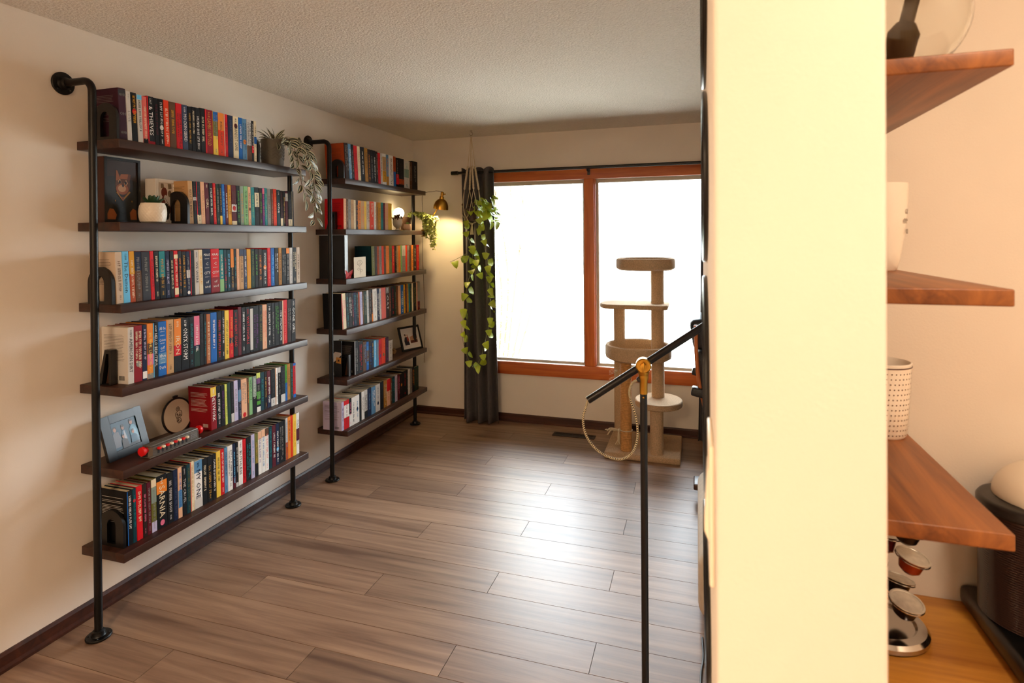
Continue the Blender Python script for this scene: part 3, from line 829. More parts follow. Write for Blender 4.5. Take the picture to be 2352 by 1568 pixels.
def make_book(key, i, row, xf, z, lean, label, group, first, shallow):
    y0, y1, h, base, ink, d = row
    w = y1-y0-.0006; rng = random.Random(key+str(i))
    dep = shallow or (.135+.02*rng.random() if h < .222 else .145+.012*rng.random())
    dep = min(dep, xf-.012)
    names = [base, ink, 'black']+[c for _, _, c in d['B']]+([d['D'][1]] if d['D'] else [])+([d['E']] if d['E'] else [])+([d['F']] if d['F'] else [])
    names = list(dict.fromkeys(names)); idx = {c: k for k, c in enumerate(names)}
    m = MB(); c = min(.0022, w*.15); bt = min(.0022, w*.12)
    pts = [(-dep, 0), (-c, 0), (-c*.25, c*.3), (0, c), (0, w-c), (-c*.25, w-c*.3), (-c, w), (-dep, w), (-dep, w-bt), (-.003, w-bt), (-.003, bt), (-dep, bt)]
    m.prism(pts, 'z', 0, h, 0)
    e = .0004
    def strip(ya, yb, za, zb, ci, lift=e): m.poly([(lift, ya, za), (lift, yb, za), (lift, yb, zb), (lift, ya, zb)], idx[ci])
    if d['E']:
        strip(.0002, max(.003, w*.16), .001, h-.001, d['E'])
        m.poly([(-dep, -e, .001), (-c, -e, .001), (-c, -e, h-.001), (-dep, -e, h-.001)], idx[d['E']]) if not first else None
    for a, b, cc in d['B']: strip(.0006, w-.0006, a*h+.0004, b*h-.0004, cc, e*1.5)
    if d['D']:
        a, cc = d['D']; rr = min(w*.36, .011); o0 = len(m.v)
        m.poly([(e*2.5, w/2+rr*math.cos(2*PI*k/14), a*h+rr*1.15*math.sin(2*PI*k/14)) for k in range(14)], idx[cc])
    X = e*4; ml = idx[ink]
    if d['H']:
        n = len(d['H'])
        for k, tx in enumerate(d['H']):
            zt = h*(.88-.72*k/max(1, n-1)) if n > 2 else h*.8
            if tx: put_text(m, tx, (X, w*.12, zt-h*.035), (0, 1, 0), (0, 0, 1), w*.76, h*.06, ml)
            else: scribble(m, rng, (X, w*.22, zt), (0, 1, 0), (0, 0, 1), w*.55, h*.014, ml, (9, 12))
    elif d['T']:
        put_text(m, d['T'], (X, w*.24, h*.80), (0, 0, -1), (0, 1, 0), h*.60, w*.52, ml)
        scribble(m, rng, (X, w*.36, h*.95), (0, 0, -1), (0, 1, 0), h*.12, w*.26, ml)
    else:
        two = w > .03 and rng.random() < .5; hh = min(w*(.3 if two else .42), .0125)
        top, L = h*rng.uniform(.78, .94), h*rng.uniform(.5, .74)
        scribble(m, rng, (X, w/2-hh/2+(hh*.65 if two else 0), top), (0, 0, -1), (0, 1, 0), L, hh, ml)
        if two: scribble(m, rng, (X, w/2-hh*1.15, top), (0, 0, -1), (0, 1, 0), L*.8, hh*.8, ml)
        if rng.random() < .5: scribble(m, rng, (X, w*.38, h*.16), (0, 0, -1), (0, 1, 0), h*.1, w*.24, ml)
    if first and d['F']: m.poly([(-c, -e*1.5, 0), (-dep, -e*1.5, 0), (-dep, -e*1.5, h), (-c, -e*1.5, h)], idx[d['F']])
    if first:                                   # the back cover that faces the room: blurb lines and a barcode
        ci = idx[ink if base in ('black', 'aubergine', 'dark red', 'navy') else 'black']; F = -e*2
        def line(xa, xb, zz, t=.0011): m.poly([(xb, F, zz), (xa, F, zz), (xa, F, zz+t), (xb, F, zz+t)], ci)
        zz = h*.86
        while zz > h*.36:
            line(-dep+.014, -.016-.02*rng.random(), zz); zz -= .0062 if rng.random() < .85 else .014
        for k in range(9):
            xa = -.05+.0036*k; m.poly([(xa+.0018, F, h*.06), (xa, F, h*.06), (xa, F, h*.14), (xa+.0018, F, h*.14)], ci)
    o = m.build('book', [paper(cn) for cn in names], None, loc=(0, 0, 0))
    o.location = (xf, y0, z+.0003); o.rotation_euler = (R(lean), 0, 0)
    tag(o, label, 'book', group)
    g = MB().box((-dep+.003, bt*1.02, .003), (-.0034, w-bt*1.02, h-.0025)).build('page_block', PAGES, o, loc=(0, 0, 0))
    return o
used_labels = set()
for key, rec, unit, sh, rows in shelf_rows():
    n = len(rows)
    labs = []
    for i, (a, b, h, base, ink, d) in enumerate(rows):
        w = b-a; size = 'slim ' if w < .021 else ('thick ' if w > .042 else '')
        pre, post = feature(d, ink, base)
        L = rows[i-1][3] if i else None; Rr = rows[i+1][3] if i+1 < n else None
        if L is None: ctx = 'leftmost of the row'
        elif Rr is None: ctx = 'last on the right'
        else: ctx = 'between '+L+' and '+Rr+' ones'
        labs.append((size+pre+base+' book'+post, ctx))
    for i in range(n):
        l = labs[i][0]+', '+labs[i][1]+', '+unit+' '+sh
        if labs.count(labs[i]) > 1 or l in used_labels or len(l.split()) > 16:
            l = labs[i][0]+', '+ordinal(i+1)+' book from left, '+unit+' '+sh
        used_labels.add(l)
        t = i/max(1, n-1); lean = rec['lean'][0]*(1-t)+rec['lean'][1]*t
        far = 1.127 if key[0] == 'A' else 2.69
        shal = rec['xf']-.1745 if key[1] != '1' and rows[i][1] > far-.017 and rows[i][0] < far+.017 else None
        make_book(key, i, rows[i], rec['xf'], rec['z'], lean, l, 'books on the '+unit+', '+sh, i == 0, shal)

# ---------------------------------------------------------------- things standing on the shelves
BEG = 'black metal bookends'
def arch_bookend(y0, y1, xc, z, label, hw=.066, H=.15, th=.042):
    n = 18; out, inn = [], []
    for k in range(n+1):
        a = PI*(1-k/n)
        out.append((xc+hw*math.cos(a), H-hw+hw*math.sin(a))); inn.append((xc+(hw-th)*math.cos(a), H-hw+(hw-th)*1.25*math.sin(a)))
    out = [(xc-hw, .0)]+out+[(xc+hw, .0)]; inn = [(xc-hw+th, .012)]+inn+[(xc+hw-th, .012)]
    m = MB(); N = len(out)
    vs = []
    for y in (y0, y1):
        vs += [(p[0], y, z+p[1]) for p in out]+[(p[0], y, z+p[1]) for p in inn]
    fs = []
    for k in range(N-1):
        fs += [(k, k+1, N+k+1, N+k), (2*N+k+1, 2*N+k, 3*N+k, 3*N+k+1), (k+1, k, 2*N+k, 2*N+k+1), (N+k, N+k+1, 3*N+k+1, 3*N+k)]
    m.add(vs, fs, 0, True); m.box((xc-hw+.0002, y0+.0001, z), (xc+hw-.0002, y1-.0001, z+.0125))
    return single(m, 'bookend', SATIN, (xc, (y0+y1)/2, z), label, 'bookend', BEG, sharp=50)
arch_bookend(.006, .018, .15, SZ[0], 'black arch bookend at the near end of the nearer bookcase top shelf')
arch_bookend(.818, .832, .135, SZ[0], 'black arch bookend between the top shelf books and the grey plant pot')
arch_bookend(.345, .358, .148, SZ[1], 'black arch bookend beside the white botanical frame')
arch_bookend(-.010, .004, .133, SZ[2], 'black arch bookend showing the pale cover through its opening, nearer third shelf')
arch_bookend(.033, .046, .125, SZ[5], 'black arch bookend against the dark book on the nearer bottom shelf')
arch_bookend(1.598, 1.612, .155, SB[0], 'black arch bookend at the near end of the farther bookcase top shelf', .052, .13)
def slab_bookend(x0, x1, y0, y1, z, H, label, cut=.7):
    m = MB(); w = x1-x0
    m.prism([(x0, z), (x0+w*.28, z), (x0+w*cut-.004, z+H-.016), (x1-.012, z+H-.016), (x1-.012, z), (x1, z), (x1, z+H), (x0+w*cut-.012, z+H)], 'y', y0, y1)
    m.box((x0+.002, y0, z), (x1, y1+.0001, z+.003)); m.prism([(x0+w*.35, z+.003), (x0+w*.7, z+H-.02), (x1-.013, z+H-.02), (x1-.013, z+.003)], 'y', y0+(y1-y0)*.6, y0+(y1-y0)*.8, 1)
    return single(m, 'bookend', [SATIN, mat('dark_walnut', '4A2C1A', .5)], ((x0+x1)/2, (y0+y1)/2, z), label, 'bookend', BEG)
slab_bookend(.078, .150, .020, .046, SZ[3], .145, 'black slanted bookend against the pale book on the nearer fourth shelf')
slab_bookend(.085, .155, 1.572, 1.598, SB[1], .115, 'black slanted bookend against the red cover on the farther second shelf')
slab_bookend(.118, .183, 1.672, 1.700, SB[4], .145, 'black slanted bookend against the patterned cover on the farther fifth shelf')

def frame_thing(name, label, o, ux, uy, W, H, bord, dep, fm, art, cat='picture frame', inset=.006, side=None, matb=None, group=None):
    """picture frame: o is the lower left corner of its face, ux and uy run along the face"""
    o, ux, uy = Vector(o), Vector(ux).normalized(), Vector(uy).normalized(); n = ux.cross(uy)
    t = thing(name, o+ux*W/2-n*dep/2, label, cat, group)
    M4 = Matrix(((ux.x, uy.x, n.x, o.x), (ux.y, uy.y, n.y, o.y), (ux.z, uy.z, n.z, o.z), (0, 0, 0, 1)))
    b = bord if isinstance(bord, tuple) else (bord,)*4           # left right bottom top
    m = MB()
    for a, c in (((0, 0), (b[0], H)), ((W-b[1], 0), (W, H)), ((b[0], 0), (W-b[1], b[2])), ((b[0], H-b[3]), (W-b[1], H))):
        m.box((a[0], a[1], -dep), (c[0], c[1], 0), 0, M4)
    if side: 
        for a, c in (((-.0006, 0), (0, H)), ((W, 0), (W+.0006, H))): m.box((a[0], a[1], -dep), (c[0], c[1], -.003), 1, M4)
    part(m, 'frame', [fm]+([side] if side else []), t, bevel=.0012)
    w, h = W-b[0]-b[1], H-b[2]-b[3]
    m = MB().box((b[0]-.001, b[2]-.001, -dep*.9), (W-b[1]+.001, H-b[3]+.001, -inset), 0, M4)
    mats = [matb or art[0][0]]; names = {}
    lift = -inset
    for k, (mm, pts) in enumerate(art):
        if mm not in mats: mats.append(mm)
        lift += .00012
        m.poly([M4 @ Vector((b[0]+u*w, b[2]+v*h, lift)) for u, v in pts], mats.index(mm))
    part(m, 'print', mats, t)
    return t
def ell(cx, cy, rx, ry, n=18, a0=0): return [(cx+rx*math.cos(2*PI*k/n+a0), cy+ry*math.sin(2*PI*k/n+a0)) for k in range(n)]
def ink(name, h, r=.35): return mat('print_'+name, h, r, coat=.3)
RECT = [(0, 0), (1, 0), (1, 1), (0, 1)]
# the cat portrait
cb, co_, cw, cd, cg = ink('umber_reflection', '2C1710'), ink('ginger', '9A5220'), ink('buff', 'C79260'), ink('night', '0E100E'), ink('gilt', 'A8701E')  # cb: reflection in the picture glass, painted into the top of the print
cat_art = [(cb, RECT), (cd, [(0, 0), (1, 0), (1, .66), (.75, .7), (.2, .74), (0, .72)]),
    (ink('coat', '14160F'), [(.12, 0), (.1, .2), (.2, .42), (.36, .48), (.72, .48), (.84, .42), (.95, .2), (.92, 0)]),
    (co_, [(.03, .02), (.0, .08), (.1, .2), (.22, .19), (.32, .1), (.28, .02)]), (co_, [(.76, .02), (.74, .14), (.84, .21), (.95, .18), (.97, .02)]),
    (ink('fur', '5E3416'), ell(.52, .6, .24, .17, 22)), (co_, [(.30, .66), (.31, .84), (.35, .83), (.44, .7)]), (ink('fur2', '6A3418'), [(.60, .73), (.72, .79), (.78, .78), (.74, .66)]),
    (co_, [(.42, .7), (.46, .78), (.7, .79), (.66, .7)]), (co_, ell(.5, .53, .2, .09)), (cw, ell(.49, .54, .13, .06)),
    (cw, [(.36, .66), (.43, .70), (.47, .64), (.42, .6)]), (cw, [(.55, .62), (.62, .69), (.68, .63), (.62, .59)]),
    (cd, ell(.42, .645, .035, .03)), (cd, ell(.605, .635, .035, .03)), (cd, [(.48, .61), (.55, .61), (.54, .565), (.5, .565)]),
    (cg, [(.3, .47), (.33, .49), (.5, .36), (.72, .5), (.76, .48), (.51, .33)]), (ink('cravat', '7A3B24'), [(.45, .4), (.55, .4), (.52, .33)]),
    (ink('button', '3A3428'), ell(.5, .22, .012, .01)), (ink('button', '3A3428'), ell(.5, .14, .012, .01)), (cg, ell(.27, .33, .015, .015)), (cg, ell(.8, .33, .015, .015))]
frame_thing('cat_portrait', 'tall black framed portrait of a ginger cat in a dark coat, on the second shelf', (.068, .066, SZ[1]+.0004), (0, 1, 0), (0, 0, 1), .166, .281, .011, .066, SATIN, cat_art, side=mat('frame_side', '3A1B10', .45))
lw, lb = ink('paper', 'D8CEC0'), ink('leaf_dark', '20261F')
lr, lp = ink('leaf_rust', '6A2E22'), ink('leaf_olive', '7A6A55')
frame_thing('botanical_frame', 'deep white picture frame with rust and dark green leaves, behind the honeycomb pot', (.118, .264, SZ[1]+.0004), (0, 1, 0), (0, 0, 1), .112, .204, .016, .062, WHITE,
    [(lw, RECT), (lp, [(.2, .98), (.38, .98), (.42, .88), (.2, .84)]), (lp, [(.66, .98), (.9, .98), (.92, .86), (.7, .84)]), (lr, ell(.42, .74, .2, .14)), (lr, ell(.36, .5, .13, .13)), (lw, ell(.5, .6, .1, .08)),
     (lp, ell(.78, .72, .12, .09)), (lr, [(.45, .6), (.47, .6), (.9, .3), (.88, .28)]), (lb, ell(.55, .36, .14, .1)), (lb, ell(.66, .28, .16, .12)), (lb, ell(.6, .13, .14, .11)), (lr, ell(.88, .26, .1, .12)), (lb, ell(.3, .3, .07, .05))])
# leaves
def leaf(mb, base, dirv, up, L, W, mis=(0,), fold=.25, curl=.25, n=6, heart=False):
    """a leaf blade along dirv; mis: one material per stripe across"""
    b, d, u = Vector(base), Vector(dirv).normalized(), Vector(up); s = d.cross(u)
    if s.length < 1e-5: s = d.orthogonal()
    s.normalize(); nn = s.cross(d).normalized(); k = len(mis); rows = []
    for i in range(n+1):
        t = i/n
        wd = W*((math.sin(PI*min(1, t*1.0))**.75 if not heart else (1.15*math.sqrt(max(0, 1-t))*min(1, .35+t*4) if t > 0 else .35))*(.5))
        if i == n: wd = 0
        c = b+d*(L*t)-nn*(curl*L*t*t)
        if heart and i == 0: c = c+d*(.0)
        rows.append([c+s*(wd*(2*j/k-1))+nn*(fold*abs(2*j/k-1)*wd) for j in range(k+1)])
    o = len(mb.v)
    for rw in rows: mb.v += [tuple(v) for v in rw]
    for i in range(n):
        for j in range(k):
            a = o+i*(k+1)+j; mb.f.append((a, a+1, a+k+2, a+k+1)); mb.m.append(mis[j]); mb.sm.append(True)
# honeycomb pot with a succulent
t = thing('succulent_pot', (.178, .197, SZ[1]), 'white honeycomb pot holding a dark succulent, beside the cat portrait', 'potted plant')
prof = []
m = MB(); pp = [(0, 0), (.034, 0), (.040, .004)]
N = 26
for i in range(N+1):
    z = .006+.076*i/N; q = z/.088
    pp.append((.054*math.sqrt(max(.1, 1-((q-.5)*1.25)**2*.75))-.001, z))
def honey(i, a):
    if i < 3 or i > N+1: return 1
    return 1+.03*(abs(math.sin(a*12+(i-3)*.55))*abs(math.sin(a*12-(i-3)*.55)))**.5
pp += [(.0455, .087), (.042, .0865), (.040, .07), (0, .068)]
m.lathe(pp, (.178, .197, SZ[1]+.0003), 120, 0, rfun=honey)
part(m, 'pot', mat('white_ceramic', 'EAE0D0', .35), t)
m = MB(); rg = random.Random(3)
for k in range(16):
    a = k*2.4; el = .35+.9*(k/16); d = Vector((math.cos(a)*math.cos(el), math.sin(a)*math.cos(el), math.sin(el)))
    leaf(m, Vector((.178, .197, SZ[1]+.069))+d*.006, d, (0, 0, 1), .062-.001*k, .026, (0, 0), .35, -.25)
part(m, 'foliage', mat('succulent_green', '2C4A30', .4), t)
# grey planter with the trailing striped plant
def trail(t, pot_top, vines, lm, sm, L, W, step, rng, heart=False, mis=(0,), out=(1, 0, -.4), curl=.3, tufts=0, extra=()):
    fo, st = MB(), MB()
    for v in vines:
        p = spline(v, 10); st.tube(p, .0016, 6); acc = 0; side = 1; nxt = step*.4
        for i in range(1, len(p)):
            acc += (p[i]-p[i-1]).length
            if acc > nxt:
                nxt += step*rng.uniform(.75, 1.25); side = -side; tdir = (p[i]-p[i-1]).normalized()
                lat = Vector((rng.uniform(.1, .8), side*rng.uniform(.5, 1), rng.uniform(-.5, .4)))
                d = (lat+tdir*.35+Vector((0, 0, -.35))).normalized(); l = L*rng.uniform(.75, 1.2)
                pet = p[i]+d*l*.25; st.tube([p[i], (p[i]+pet)/2+Vector((0, 0, .004)), pet], .0009, 5)
                leaf(fo, pet, d, Vector(out)+Vector((rng.uniform(-.4, .6), rng.uniform(-.5, .5), rng.uniform(.2, .9))), l, W*rng.uniform(.8, 1.15), mis, .3, curl*rng.uniform(.3, 1.2), heart=heart)
    for b, d, l, w in extra: leaf(fo, b, d, (.6, 0, .9), l, w, mis, .3, curl, heart=heart)
    part(st, 'stem', sm, t); part(fo, 'foliage', lm, t)
t = thing('trailing_striped_plant', (.14, 1.0, SZ[0]), 'trailing plant with cream-striped dark leaves in a grey pot, hanging over the top shelf', 'potted plant')
m = MB(); PC = (.14, 1.0, SZ[0]+.0003)
m.lathe([(0, 0), (.056, 0), (.059, .003), (.063, .15), (.062, .155), (.058, .155), (.056, .135), (0, .132)], PC, 40)
for k in range(10):                                       # chevron relief
    a0 = 2*PI*k/10
    for zz in (.04, .058, .076, .094):
        pts = []
        for q in range(9):
            a = a0+(2*PI/10)*q/8; rr = .0605+.0035*(zz/.15); pts.append((PC[0]+rr*math.cos(a), PC[1]+rr*math.sin(a), PC[2]+zz+.016*abs(q-4)/4))
        m.tube(pts, .0012, 5)
part(m, 'pot', mat('grey_planter', '6E675C', .55, var=.1, scale=20), t)
part(MB().lathe([(0, .130), (.055, .131), (.055, .136), (0, .138)], PC, 24), 'soil', mat('potting_soil', '1C130D', .95), t)
TL = [mat('leaf_deep', '222A1E', .35, coat=.2), mat('leaf_cream', 'CFC6A0', .4)]
rg = random.Random(21); top = Vector((.14, 1.0, SZ[0]+.14)); ex = []
for k in range(34):
    a = rg.uniform(0, 2*PI); el = rg.uniform(.1, 1.2); d = Vector((math.cos(a)*math.cos(el), math.sin(a)*math.cos(el), math.sin(el)))
    ex.append((top+Vector((d.x*.03, d.y*.03, d.z*.02)), d, rg.uniform(.055, .085), rg.uniform(.018, .026)))
E1 = (.2, 1.03, SZ[0]+.15)
vines = [[(.17, 1.0, 2.12), (.235, 1.02, 2.14), (.275, 1.03, 2.06), (.28, 1.05, 1.96), (.275, 1.09, 1.86), (.27, 1.12, 1.80)],
         [(.16, 1.03, 2.12), (.21, 1.08, 2.16), (.27, 1.12, 2.10), (.29, 1.15, 1.98), (.28, 1.19, 1.86), (.27, 1.20, 1.76), (.262, 1.21, 1.69)],
         [(.18, 1.02, 2.12), (.25, 1.06, 2.13), (.30, 1.10, 2.03), (.30, 1.13, 1.92), (.29, 1.17, 1.82)],
         [(.17, .98, 2.12), (.23, .985, 2.13), (.27, 1.0, 2.07), (.27, 1.02, 1.98)],
         [(.16, 1.04, 2.12), (.19, 1.10, 2.15), (.23, 1.17, 2.10), (.25, 1.21, 2.02)]]
trail(t, top, vines, TL, mat('vine_stem', '6E5238', .6), .066, .032, .024, rg, mis=(1, 0, 0, 1, 0, 0, 1), extra=ex, curl=.35)
# family photograph
def rotv(a): return math.cos(R(a)), math.sin(R(a))
ux = Vector((-.093, .9957, 0)); n0 = Vector((.9957, .093, 0)); uy = Vector((0, 0, 1))*.956-n0*.292
bl, wh, sk, dk = ink('denim', '2E5C78'), ink('white_shirt', 'B9BCC4'), ink('skin', 'B98468'), ink('dark_hair', '3A2A22')
fam = [(ink('blue_backdrop', '244A60'), RECT), (ink('floor_dark', '12161C'), [(.2, 0), (1, 0), (1, .22), (.5, .05)]),
    (ink('dress', '6E6A70'), [(.03, .1), (.02, .55), (.1, .66), (.25, .64), (.3, .4), (.24, .1)]), (sk, ell(.13, .75, .06, .09)), (dk, ell(.13, .8, .075, .06)), (sk, ell(.13, .74, .045, .07)),
    (bl, [(.36, .2), (.34, .55), (.42, .66), (.54, .62), (.58, .2)]), (wh, [(.42, .3), (.43, .62), (.48, .64), (.52, .3)]), (sk, ell(.43, .74, .05, .085)), (dk, ell(.43, .81, .055, .045)),
    (ink('pale_denim', '4E8CA8'), [(.66, .18), (.66, .6), (.76, .74), (.9, .72), (.98, .5), (.98, .2)]), (sk, ell(.77, .84, .06, .095)), (dk, ell(.77, .91, .06, .04)),
    (dk, [(.28, 0), (.3, .3), (.4, .36), (.52, .28), (.54, 0)]), (sk, ell(.38, .42, .045, .07)), (dk, ell(.38, .48, .05, .03)), (bl, [(.64, .1), (.66, .36), (.8, .4), (.94, .3), (.96, .1)]), (sk, ell(.77, .48, .05, .075)), (dk, ell(.77, .545, .055, .035))]
frame_thing('family_photo_frame', 'wide black frame leaning back with a blue family photograph', (.105, .045, SZ[4]+.0005), ux, uy, .208, .188, (.044, .036, .034, .036), .014, SATIN, fam, cat='photo frame', inset=.004)
# embroidery hoop
hc = Vector((.045, .432, SZ[4]+.081)); tilt = Matrix.Rotation(R(90-8), 4, 'Y')
t = thing('embroidery_hoop', (.045, .432, SZ[4]), 'round embroidery hoop with a brown line figure, behind the grey toy', 'wall art')
Q = lambda u, v, w: hc+Vector((w*.990-v*.139*0, u, v))+Vector((-v*.14, 0, 0))
m = MB(); ring = [Q(.081*math.cos(a), .081*math.sin(a), 0) for a in [2*PI*k/48 for k in range(49)]]
m.tube(ring, .005, 8, caps=False); part(m, 'hoop', mat('hoop_black', '1A120E', .4), t)
part(MB().tube([Q(-.012, .09, .0), Q(.012, .09, 0)], .005, 8).tube([Q(0, .084, 0), Q(0, .096, 0)], .003, 8), 'clasp', BLACK, t)
m = MB(); m.poly([Q(.079*math.cos(2*PI*k/48), .079*math.sin(2*PI*k/48), .002) for k in range(48)], 0)
part(m, 'cloth', mat('linen', 'D9C7B0', .85, bump=.2, bscale=900), t)
m = MB()
S2 = .0175
for st in ([(-.1, 2.3), (-.55, 2.0), (-.6, 1.5), (-.2, 1.2), (.2, 1.4), (.35, 1.9), (.1, 2.3), (-.1, 2.3)], [(-.3, 1.9), (-.1, 1.6), (.1, 1.95)], [(-.2, 1.2), (-.9, .7), (-1.0, 0), (-.7, -.8), (-.75, -1.6), (-.3, -1.9)],
           [(.2, 1.3), (.9, 1.0), (1.0, .3), (.8, -.4), (.55, .2)], [(-.6, .5), (-.2, -.2), (.3, .1), (.5, .8)], [(-.4, .6), (-.3, -.1), (-.7, -.8)], [(-.2, -.5), (.4, -.9), (.6, -1.5), (.2, -1.9), (-.3, -1.5), (-.2, -.5)], [(-.75, -1.6), (-.2, -1.2), (.5, -1.8), (-.4, -2.1)], [(.1, .2), (.4, -.3), (.1, -.8)]):
    m.tube(spline([Q(a*S2+.006, b*S2, .0032) for a, b in st], 5), .0011, 5)
part(m, 'stitching', mat('brown_thread', '3A1C12', .7), t)
# grey toy keyboard
t = thing('toy_keyboard', (.196, .255, SZ[4]), 'grey metal toy keyboard with red end knobs and red and white keys', 'toy')
z0 = SZ[4]+.0003; GM = mat('hammered_grey', '6E675F', .38, metal=.5, var=.12, scale=120)
m = MB(); m.rbox((.166, .132, z0), (.226, .398, z0+.004), .0015)
m.prism([(.172, .145), (.205, .137), (.219, .149), (.219, .388), (.172, .388)], 'z', z0+.004, z0+.042)
m.rbox((.170, .140, z0+.040), (.214, .390, z0+.050), .004)
m.box((.184, .160, z0+.050), (.187, .380, z0+.0508), 0)
body = part(m, 'body', GM, t, bevel=.002)
RED = mat('red_plastic', 'D40D12', .35); WKEY = mat('ivory_key', 'EFE3CC', .4)
for y, s in ((.112, 1), (.392, -1)):
    mt = Matrix.Rotation(R(90), 4, 'X'); mk = MB()
    mk.lathe([(0, 0), (.018, 0), (.0195, .002), (.0195, .012), (.018, .014), (.012, .015), (.012, .028), (0, .028)], (.196, y+(.0 if s > 0 else .028), z0+.032), 28, 0, mt if s < 0 else Matrix.Rotation(R(-90), 4, 'X'))
    part(mk, 'knob', RED, t)
for k in range(8):
    y = .170+.0205*k
    m = MB().rbox((.214, y, z0+.026), (.232, y+.013, z0+.036), .003); part(m, 'key', RED if k % 2 == 0 else WKEY, t)
    part(MB().box((.2191, y+.002, z0+.008), (.2196, y+.012, z0+.027)), 'key_slot_shade', BLACK, t)  # black plate on the face paints the shade inside a slot
m = MB().box((.2191, .342, z0+.012), (.2199, .378, z0+.038)); rr_ = random.Random(2)
for q in range(3): scribble(m, rr_, (.2201, .346, z0+.031-.008*q), (0, 1, 0), (0, 0, 1), .028, .004, 1)
part(m, 'name_plate', [mat('zinc_plate', '8F8C88', .4, metal=.6), BLACK], t)

# farther bookcase: plants, lamps and small things
t = thing('white_footed_pot', (.13, 2.461, SB[1]), 'white footed pot with brown dried flowers beside the yellow book', 'potted plant')
c = (.13, 2.461, SB[1]+.0003)
part(MB().lathe([(0, 0), (.020, 0), (.021, .004), (.013, .012), (.016, .022), (.032, .035), (.040, .06), (.0405, .095), (.037, .095), (.036, .08), (0, .078)], c, 32), 'pot', mat('white_ceramic', 'EAE0D0', .35), t)
m = MB(); rg = random.Random(5)
for k in range(70):
    a = rg.uniform(0, 2*PI); e = rg.uniform(.0, 1.4); d = Vector((math.cos(a)*math.cos(e), math.sin(a)*math.cos(e), math.sin(e))); q = Vector(c)+Vector((0, 0, .085))+d*rg.uniform(.012, .045)
    m.ball(q, rg.uniform(.005, .009), 0, 8, 5)
part(m, 'foliage', mat('dried_flowers', '6A3A1C', .8, var=.3, scale=40), t)
t = thing('round_pot', (.196, 2.508, SB[1]), 'small round clay pot with a green succulent next to the white footed pot', 'potted plant')
c = (.196, 2.508, SB[1]+.0003)
part(MB().lathe([(0, 0), (.022, 0), (.031, .01), (.034, .026), (.031, .044), (.028, .05), (.025, .05), (.025, .042), (0, .042)], c, 32), 'pot', mat('peach_clay', 'DDB591', .6), t)
m = MB()
for k in range(18):
    a = k*2.4; e = .2+.07*k; d = Vector((math.cos(a)*math.cos(e), math.sin(a)*math.cos(e), math.sin(e)))
    leaf(m, Vector(c)+Vector((0, 0, .044)), d, (0, 0, 1), .024, .013, (0, 0), .3, -.3, 4)
part(m, 'foliage', mat('fresh_green', '6F9440', .5), t)
t = thing('bushy_shelf_plant', (.075, 2.705, SB[1]), 'bushy pale green plant in a brown pot spilling over the farther second shelf end', 'potted plant')
c = (.075, 2.705, SB[1]+.0003)
part(MB().lathe([(0, 0), (.038, 0), (.048, .09), (.052, .115), (.049, .115), (.045, .1), (0, .098)], c, 32), 'pot', mat('brown_pot', '5A3A22', .5), t)
st, m = MB(), MB(); rg = random.Random(8)
for k in range(26):
    a = rg.uniform(-.5, 1.3); p0 = Vector(c)+Vector((.02*math.cos(a), .02*math.sin(a), .1)); far = rg.uniform(.12, .24); dr = rg.uniform(-.02, .26)
    p = spline([p0, p0+Vector((far*.4*math.cos(a), far*.35*math.sin(a)+.01, .05)), p0+Vector((far*math.cos(a*.6), .05+far*.3*math.sin(a), .02-dr*.3)), p0+Vector((far*1.05*math.cos(a*.6), .06+far*.3*math.sin(a), .0-dr))], 7)
    p = [v if v.y < 2.955 else Vector((v.x, 2.955, v.z)) for v in p]
    st.tube(p, .0012, 5)
    for q in p[3:]:
        for _ in range(2):
            d = Vector((rg.uniform(-.6, 1), rg.uniform(-.8, .5), rg.uniform(-.7, .5))).normalized()
            leaf(m, q, d, (.5, -.3, .8), rg.uniform(.018, .03), rg.uniform(.016, .024), (0, 0), .25, .3, 4, heart=True)
part(st, 'stem', mat('green_stem', '7D8A40', .6), t); part(m, 'foliage', mat('pale_green_leaf', 'B7C06A', .5, var=.25, scale=14), t)
# small globe lamp
t = thing('globe_lamp', (.075, 2.585, SB[1]), 'glowing round globe lamp behind the white footed pot', 'lamp')
part(MB().lathe([(0, 0), (.03, 0), (.03, .006), (.006, .01), (.006, .09), (.012, .095), (.012, .105), (0, .105)], (.075, 2.585, SB[1]+.0003), 24), 'base', BRASS, t)
part(MB().ball((.075, 2.585, SB[1]+.146), .045), 'globe', glow('warm_bulb', (1, .78, .42), 9), t)
# brass plant lamp clamped to the board end
t = thing('brass_clamp_lamp', (.2, 2.76, SB[1]), 'lit brass clamp lamp with a dome shade at the far end of the bookcase', 'lamp')
hd = Vector((.392, 2.74, 1.873)); ax = Vector((.16, -.10, .98)).normalized()
mt = Vector((0, 0, 1)).rotation_difference(ax).to_matrix().to_4x4()
shade = MB().lathe([(.064, -.055), (.062, -.03), (.052, 0), (.034, .022), (.02, .03), (.018, .05), (.0, .055), (.0, .052), (.016, .047), (.017, .028), (.03, .019), (.049, -.002), (.059, -.03), (.062, -.055)], tuple(hd), 36, 0, mt, close=True)
s = part(shade, 'shade', BRASS, t)
part(MB().lathe([(.0, .05), (.012, .05), (.013, .085), (.007, .09), (0, .09)], tuple(hd), 20, 0, mt).tube([hd+mt @ Vector((.012, 0, .07)), hd+mt @ Vector((.03, 0, .075))], .004, 8), 'socket', BRASS, s)
part(MB().ball(hd+mt @ Vector((0, 0, -.028)), .03), 'bulb', MATS['warm_bulb'], s)
part(MB().tube(spline([(.222, 2.755, SB[1]-.02), (.25, 2.772, SB[1]+.03), (.30, 2.765, 1.76), (.345, 2.75, 1.815), hd+mt @ Vector((-.045, .01, -.02))], 8), .005, 10), 'arm', BRASS, t)
